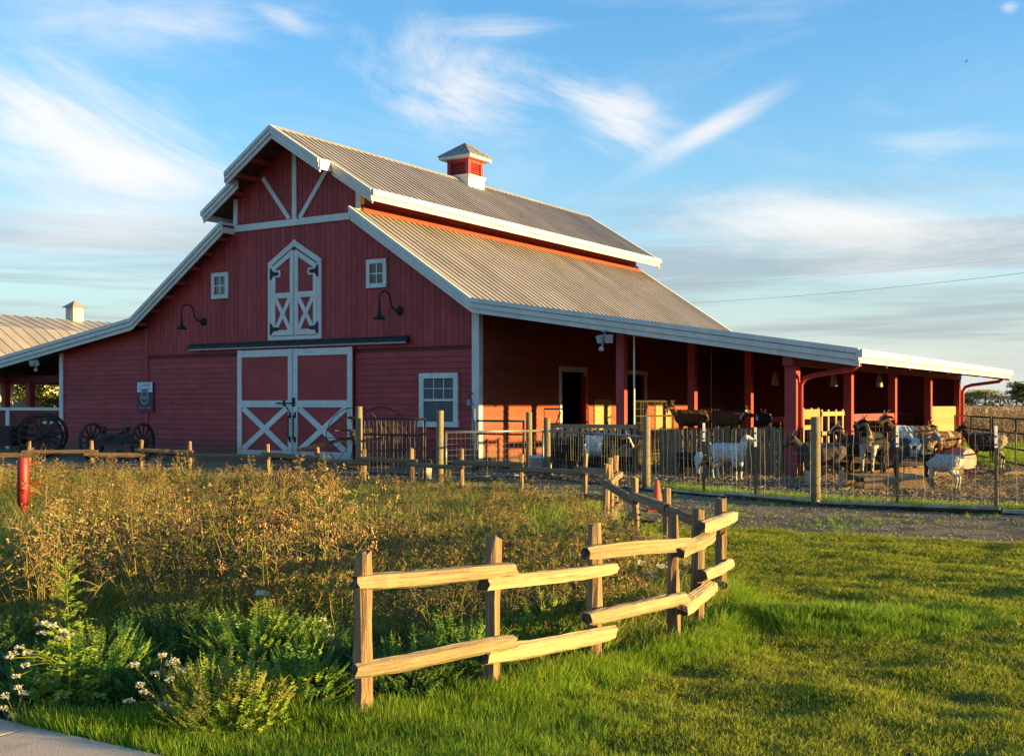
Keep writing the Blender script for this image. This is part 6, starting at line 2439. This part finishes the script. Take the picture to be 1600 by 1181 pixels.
X, Y, rs = scatter_in(PEN, 26, 11)
N = len(X)
straw_d = np.exp(-(((X - 9.2) / 2.6) ** 2 + ((Y - 23.0) / 4.0) ** 2))
sp = rs.rand(N) < (0.12 + straw_d)
pick = np.where(sp, rs.randint(3, 6, N), rs.randint(0, 3, N))
scatter('pen_litter', np.stack([X, Y, height(X, Y) + 0.02], 1), np.stack([np.zeros(N), np.zeros(N), rs.uniform(0, 6.28, N)], 1), rs.uniform(0.6, 1.3, N), pick,
        [chips(i, 12, 0.1, ['mulch', 'bark', 'stone']) for i in range(3)] + [straw_tuft(i, 22) for i in range(3)])


def pebble(seed):
    rr = random.Random(seed)
    bm = bmesh.new()
    bmesh.ops.create_icosphere(bm, subdivisions=1, radius=0.02)
    for v in bm.verts:
        v.co *= rr.uniform(0.75, 1.2)
        v.co.z *= 0.6
    me = bpy.data.meshes.new('pebble')
    bm.to_mesh(me)
    bm.free()
    me.materials.append(MATS['stone'])
    return me


X, Y, rs = scatter_in(DRIVE, 110, 13)
k = Y < 26
X, Y = X[k], Y[k]
N = len(X)
scatter('gravel', np.stack([X, Y, height(X, Y) + 0.010], 1), rs.uniform(0, 6.28, (N, 3)) * np.array([0.1, 0.1, 1]), rs.uniform(0.25, 0.85, N), rs.randint(0, 4, N), [pebble(i) for i in range(4)])
# ragged turf along the foot of the wire fence and spots of grass on the gravel
rs = np.random.RandomState(17)
pts = []
for i in range(len(PF) - 1):
    a, b = np.array(PF[i]), np.array(PF[i + 1])
    n = int(np.hypot(*(b - a)) * 90)
    t = rs.rand(n)[:, None]
    d = np.array([(b - a)[1], -(b - a)[0]]) / np.hypot(*(b - a))
    d = d if d[1] > 0 else -d
    off = np.abs(rs.normal(0.28, 0.22, n))[:, None]
    pts.append(a + (b - a) * t + d * off)
P_ = np.concatenate(pts)
g2 = rs.uniform([-4, 13], [10, 24], (5000, 2))
g2 = g2[inside(g2[:, 0], g2[:, 1], np.array(DRIVE)) & (fbm(g2[:, 0] * 0.9, g2[:, 1] * 1.4, 61, 3) > 0.6)]
g3 = rs.uniform([9, 29], [34, 44], (5200, 2))
g3 = g3[(g3[:, 0] > 14.2 + (g3[:, 1] - 38) * 0.25) & (g3[:, 0] < g3[:, 1] * 0.55)]
P_ = np.concatenate([P_, g2, g3])
N = len(P_)
scatter('verge_grass', np.stack([P_[:, 0], P_[:, 1], height(P_[:, 0], P_[:, 1]) + 0.01], 1), np.stack([np.zeros(N), np.zeros(N), rs.uniform(0, 6.28, N)], 1),
        np.concatenate([rs.uniform(0.9, 1.9, N - len(g2) - len(g3)), rs.uniform(0.3, 0.8, len(g2)), rs.uniform(1.6, 3.2, len(g3))]), rs.randint(0, 4, N), LL)


# ------------------------------------------------------------------ corn field, trees and hedge in the distance
def corn(seed):
    rr = random.Random(seed)
    b = LB()
    b.tube([(0, 0, 0), (rr.uniform(-.05, .05), rr.uniform(-.05, .05), 0.8), (rr.uniform(-.15, .15), rr.uniform(-.15, .15), 1.5)], 0.016, 4, r2=0.006)
    for k in range(11):
        z = 0.3 + k * 0.11
        a = k * 3.0 + rr.uniform(-.6, .6)
        b.blade((0, 0, z), (math.cos(a), math.sin(a), 0.9), rr.uniform(0.4, 0.75), 0.055, Vector((0, 0, -2.4)), rr, 4, 0, Vector((-math.sin(a), math.cos(a), 0)))
    for k in range(4):
        b.blade((0, 0, 1.45), rdir(rr, 0.8), 0.25, 0.02, Vector((0, 0, -.5)), rr, 2, 1)
    return b.mesh('corn', ['corn_leaf', 'corn_tassel'])


rs = np.random.RandomState(23)
rows = []
for r in range(110):
    Yr = 44 + r * 0.85 + (r / 40.0) ** 2 * 1.5
    xa, xb = Yr * 0.36, Yr * 0.53
    n = int((xb - xa) / (0.32 + 0.006 * r))
    xs_ = np.linspace(xa, xb, n) + rs.uniform(-.1, .1, n)
    rows.append(np.stack([xs_, Yr + rs.uniform(-.12, .12, n) + 0.12 * (xs_ - xa)], 1))
P_ = np.concatenate(rows)
N = len(P_)
scatter('corn_field', np.stack([P_[:, 0], P_[:, 1], np.full(N, -0.03)], 1), np.stack([rs.uniform(-.15, .15, N), rs.uniform(-.15, .15, N), rs.uniform(0, 6.28, N)], 1), rs.uniform(0.72, 0.98, N), rs.randint(0, 5, N), [corn(i) for i in range(5)])


def crown(seed, rx, rz, n, leaf, m, lobes=9, name='crown'):
    rr = random.Random(seed)
    L = [(Vector((rr.gauss(0, rx * 0.42), rr.gauss(0, rx * 0.42), rr.gauss(0, rz * 0.36))), rr.uniform(0.35, 0.6)) for _ in range(lobes)]
    b = LB()
    for k in range(n):
        c, r = rr.choice(L)
        d = rdir(rr, 0.1)
        p = c + Vector((d.x * rx, d.y * rx, d.z * rz)) * r * (rr.random() ** 0.4)
        b.leaf(p, rdir(rr, 0.0), rdir(rr, 0.5), leaf * rr.uniform(0.7, 1.4), leaf * 0.6)
    return b.mesh(name, m)


def limbs(seed, h, r, n, levels, spread, m='bark'):
    rr = random.Random(seed)
    b = MB()

    def grow(p, d, L, r, lv):
        q = p + d * L
        mid = p.lerp(q, 0.5) + Vector((rr.uniform(-.06, .06), rr.uniform(-.06, .06), 0)) * L
        b.tube([p, mid, q], r, 5 if lv > 1 else 3, cap=False, r2=r * 0.62)
        if lv == 0:
            return
        for k in range(n):
            nd = (d + Vector((rr.uniform(-1, 1), rr.uniform(-1, 1), rr.uniform(-.1, .5))) * spread).normalized()
            grow(p.lerp(q, rr.uniform(0.55, 1.0)), nd, L * rr.uniform(0.55, 0.8), r * 0.55, lv - 1)
    grow(Vector((0, 0, -0.3)), Vector((0, 0, 1)), h, r, levels)
    return b.mesh('trunk', m)


def tree(name, label, x, Y, H, kind, seed, group=None):
    X_ = at(x, 0, Y)
    o = thing(name, label, 'tree', (X_, Y, -0.05), seed, group)
    if kind == 'bare':
        put('trunk', limbs(seed, H * 0.33, H * 0.018, 4, 4, 0.55, 'bare_twig'), o)
        return o
    m = {'willow': 'willow_leaf', 'oak': 'oak_leaf', 'pine': 'oak_leaf', 'bush': 'olive_leaf'}[kind]
    put('trunk', limbs(seed, H * 0.4, H * 0.03, 3, 2, 0.6), o)
    wd = {'willow': 0.5, 'oak': 0.45, 'pine': 0.3, 'bush': 0.6}[kind]
    c = put('crown', crown(seed, H * wd, H * 0.40, 2600, H * 0.05, m, 12 if kind != 'pine' else 16), o, (0, 0, H * 0.60))
    return o


tree('willow_tree', 'yellow green leafy tree beyond the corn field beside the lean-to corner', 1538, 230, 5.8, 'willow', 1)
tree('willow_tree', 'darker green tree half hidden by the far corner of the lean-to', 1512, 235, 5.4, 'oak', 2)
tree('bare_tree', 'bare brown tree right of the yellow green tree', 1562, 240, 6.6, 'bare', 3)
tree('bare_tree', 'small bare tree just right of the yellow green tree', 1552, 225, 5.6, 'bare', 4)
tree('bare_tree', 'bare pale tree standing alone between the two leafy trees', 1577, 240, 5.8, 'bare', 5)
tree('pine_tree', 'dark ragged evergreen at the right edge beyond the corn field', 1600, 215, 6.8, 'pine', 6)
tree('pine_tree', 'slender dark evergreen left of the ragged one beyond the field', 1588, 228, 5.9, 'pine', 7)
rs_ = random.Random(5)
hb = LB()
for k in range(9000):
    x = rs_.uniform(60, 130)
    hh = 2.3 + 1.1 * float(vnoise(np.array([x * 0.3]), np.array([0.5]), 3)[0])
    hb.leaf((x, 190 + rs_.gauss(0, 1.2), rs_.uniform(0, hh)), rdir(rs_, 0.1), rdir(rs_, 0.5), rs_.uniform(0.25, 0.5), 0.22)
h = tag(hb.build('hedge', 'hedge_leaf'), 'long low dark hedge along the far end of the corn field', 'hedge')

# behind the porch at the left
tree('shrub_tree', 'sunlit green bush seen through the porch beside the white corner post', 80, 59.3, 2.7, 'bush', 11)
tree('shrub_tree', 'sunlit olive bush seen through the porch between its red posts', 60, 60, 1.7, 'bush', 12)
tree('shrub_tree', 'dark green tree top seen through the porch under its roof', 90, 59.0, 3.6, 'oak', 13)

# the second barn far left
b2 = thing('cream_barn', 'cream barn with grey standing seam roof and small cream cupola behind the red barn', 'barn', B(-43.5, 0, 0), -BTH)
RZ2 = 6.72
m = MB()
m.prism([(-7, 0), (7, 0), (7, 2.9), (2.6, 5.5), (0, 6.4), (-2.6, 5.5), (-7, 3.0)], -6.0, 40.0)
m.build('wall', 'cream_wall', b2)
for s in (1, -1):
    for (da, za, db, zb, nm) in ((0.0, RZ2, 2.7, 5.85, 'upper_roof'), (2.7, 5.85, 8.0, 2.8, 'lower_roof')):
        mb = MB()
        p = [(s * da, za - 0.12), (s * db, zb - 0.12), (s * db, zb), (s * da, za)]
        mb.prism(p if s > 0 else p[::-1], -6.6, 40.6)
        rf_ = mb.build(nm, 'roof_metal', b2)
        w = 47.2 / 66
        me_ = MB()
        L_ = math.hypot(db - da, zb - za)
        nx2, nz2 = (za - zb) / L_, (db - da) / L_
        me_.prism([(s * (da + nx2 * 0.003), za + nz2 * 0.003), (s * (db + nx2 * 0.003), zb + nz2 * 0.003), (s * (db + nx2 * 0.018), zb + nz2 * 0.018), (s * (da + nx2 * 0.018), za + nz2 * 0.018)][::s], 0.0, w - 0.02)
        me_.prism([(s * (da + nx2 * 0.004), za + nz2 * 0.004), (s * (db + nx2 * 0.004), zb + nz2 * 0.004), (s * (db + nx2 * 0.05), zb + nz2 * 0.05), (s * (da + nx2 * 0.05), za + nz2 * 0.05)][::s], w - 0.045, w - 0.002)
        me_ = me_.mesh('roof_panel', 'roof_metal')
        for k in range(66):
            put('roof_panel', me_, rf_, (0, -6.6 + k * w, 0))
cv2 = 20.3
c2 = MB().box(-0.36, 0.36, cv2 - 0.36, cv2 + 0.36, 6.3, 7.48).build('cupola', 'cream_wall', b2)
for k in range(6):
    z = 7.03 + k * 0.065
    for q in range(4):
        mb = MB()
        if q < 2:
            mb.box(-0.19, 0.19, cv2 + (0.361 if q else -0.38), cv2 + (0.38 if q else -0.361), z, z + 0.03)
        else:
            mb.box(0.361 if q == 3 else -0.38, 0.38 if q == 3 else -0.361, cv2 - 0.19, cv2 + 0.19, z, z + 0.03)
        mb.build('louver_slat', 'cream_wall', c2)
mb = MB()
mb.add([(-0.54, cv2 - 0.54, 7.48), (0.54, cv2 - 0.54, 7.48), (0.54, cv2 + 0.54, 7.48), (-0.54, cv2 + 0.54, 7.48), (0, cv2, 7.92)], [(0, 1, 4), (1, 2, 4), (2, 3, 4), (3, 0, 4), (3, 2, 1, 0)])
mb.build('cupola_roof', 'roof_metal', c2)

# ------------------------------------------------------------------ wires and a bird
for i, (y0, y1, lab) in enumerate(((476, 420, 'lower power line crossing the sky at the right'), (446, 397, 'upper faint power line crossing the sky at the right'))):
    a, b_ = px(1000, y0, 130), px(1760, y1 - 18 + 5, 70)
    pts = []
    for k in range(13):
        t = k / 12
        p = a.lerp(b_, t)
        p.z -= 0.5 * 4 * t * (1 - t)
        pts.append(p)
    tag(MB().tube(pts, 0.012 if i == 0 else 0.005, 4).build('power_line', 'cable'), lab, 'power line', 'power lines')
p = px(1509, 97, 60)
t = thing('bird', 'tiny dark bird flying high in the blue sky', 'bird', p, 0.5)
mb = MB()
mb.tube([(-0.07, 0, 0), (-0.02, 0, 0), (0.05, 0, 0.005), (0.08, 0, 0.01)], [0.006, 0.025, 0.02, 0.006], 6)
mb.build('body', 'bird_black', t)
for s in (-1, 1):
    w = MB()
    w.prism([(-0.03, 0.0), (0.04, 0.0), (0.02, 0.10), (-0.03, 0.17), (-0.05, 0.16)], 0.0, 0.004, 'xy')
    w = w.build('wing', 'bird_black', t)
    w.scale = (1, s, 1)
    w.rotation_euler = (R(22 * s), 0, 0)
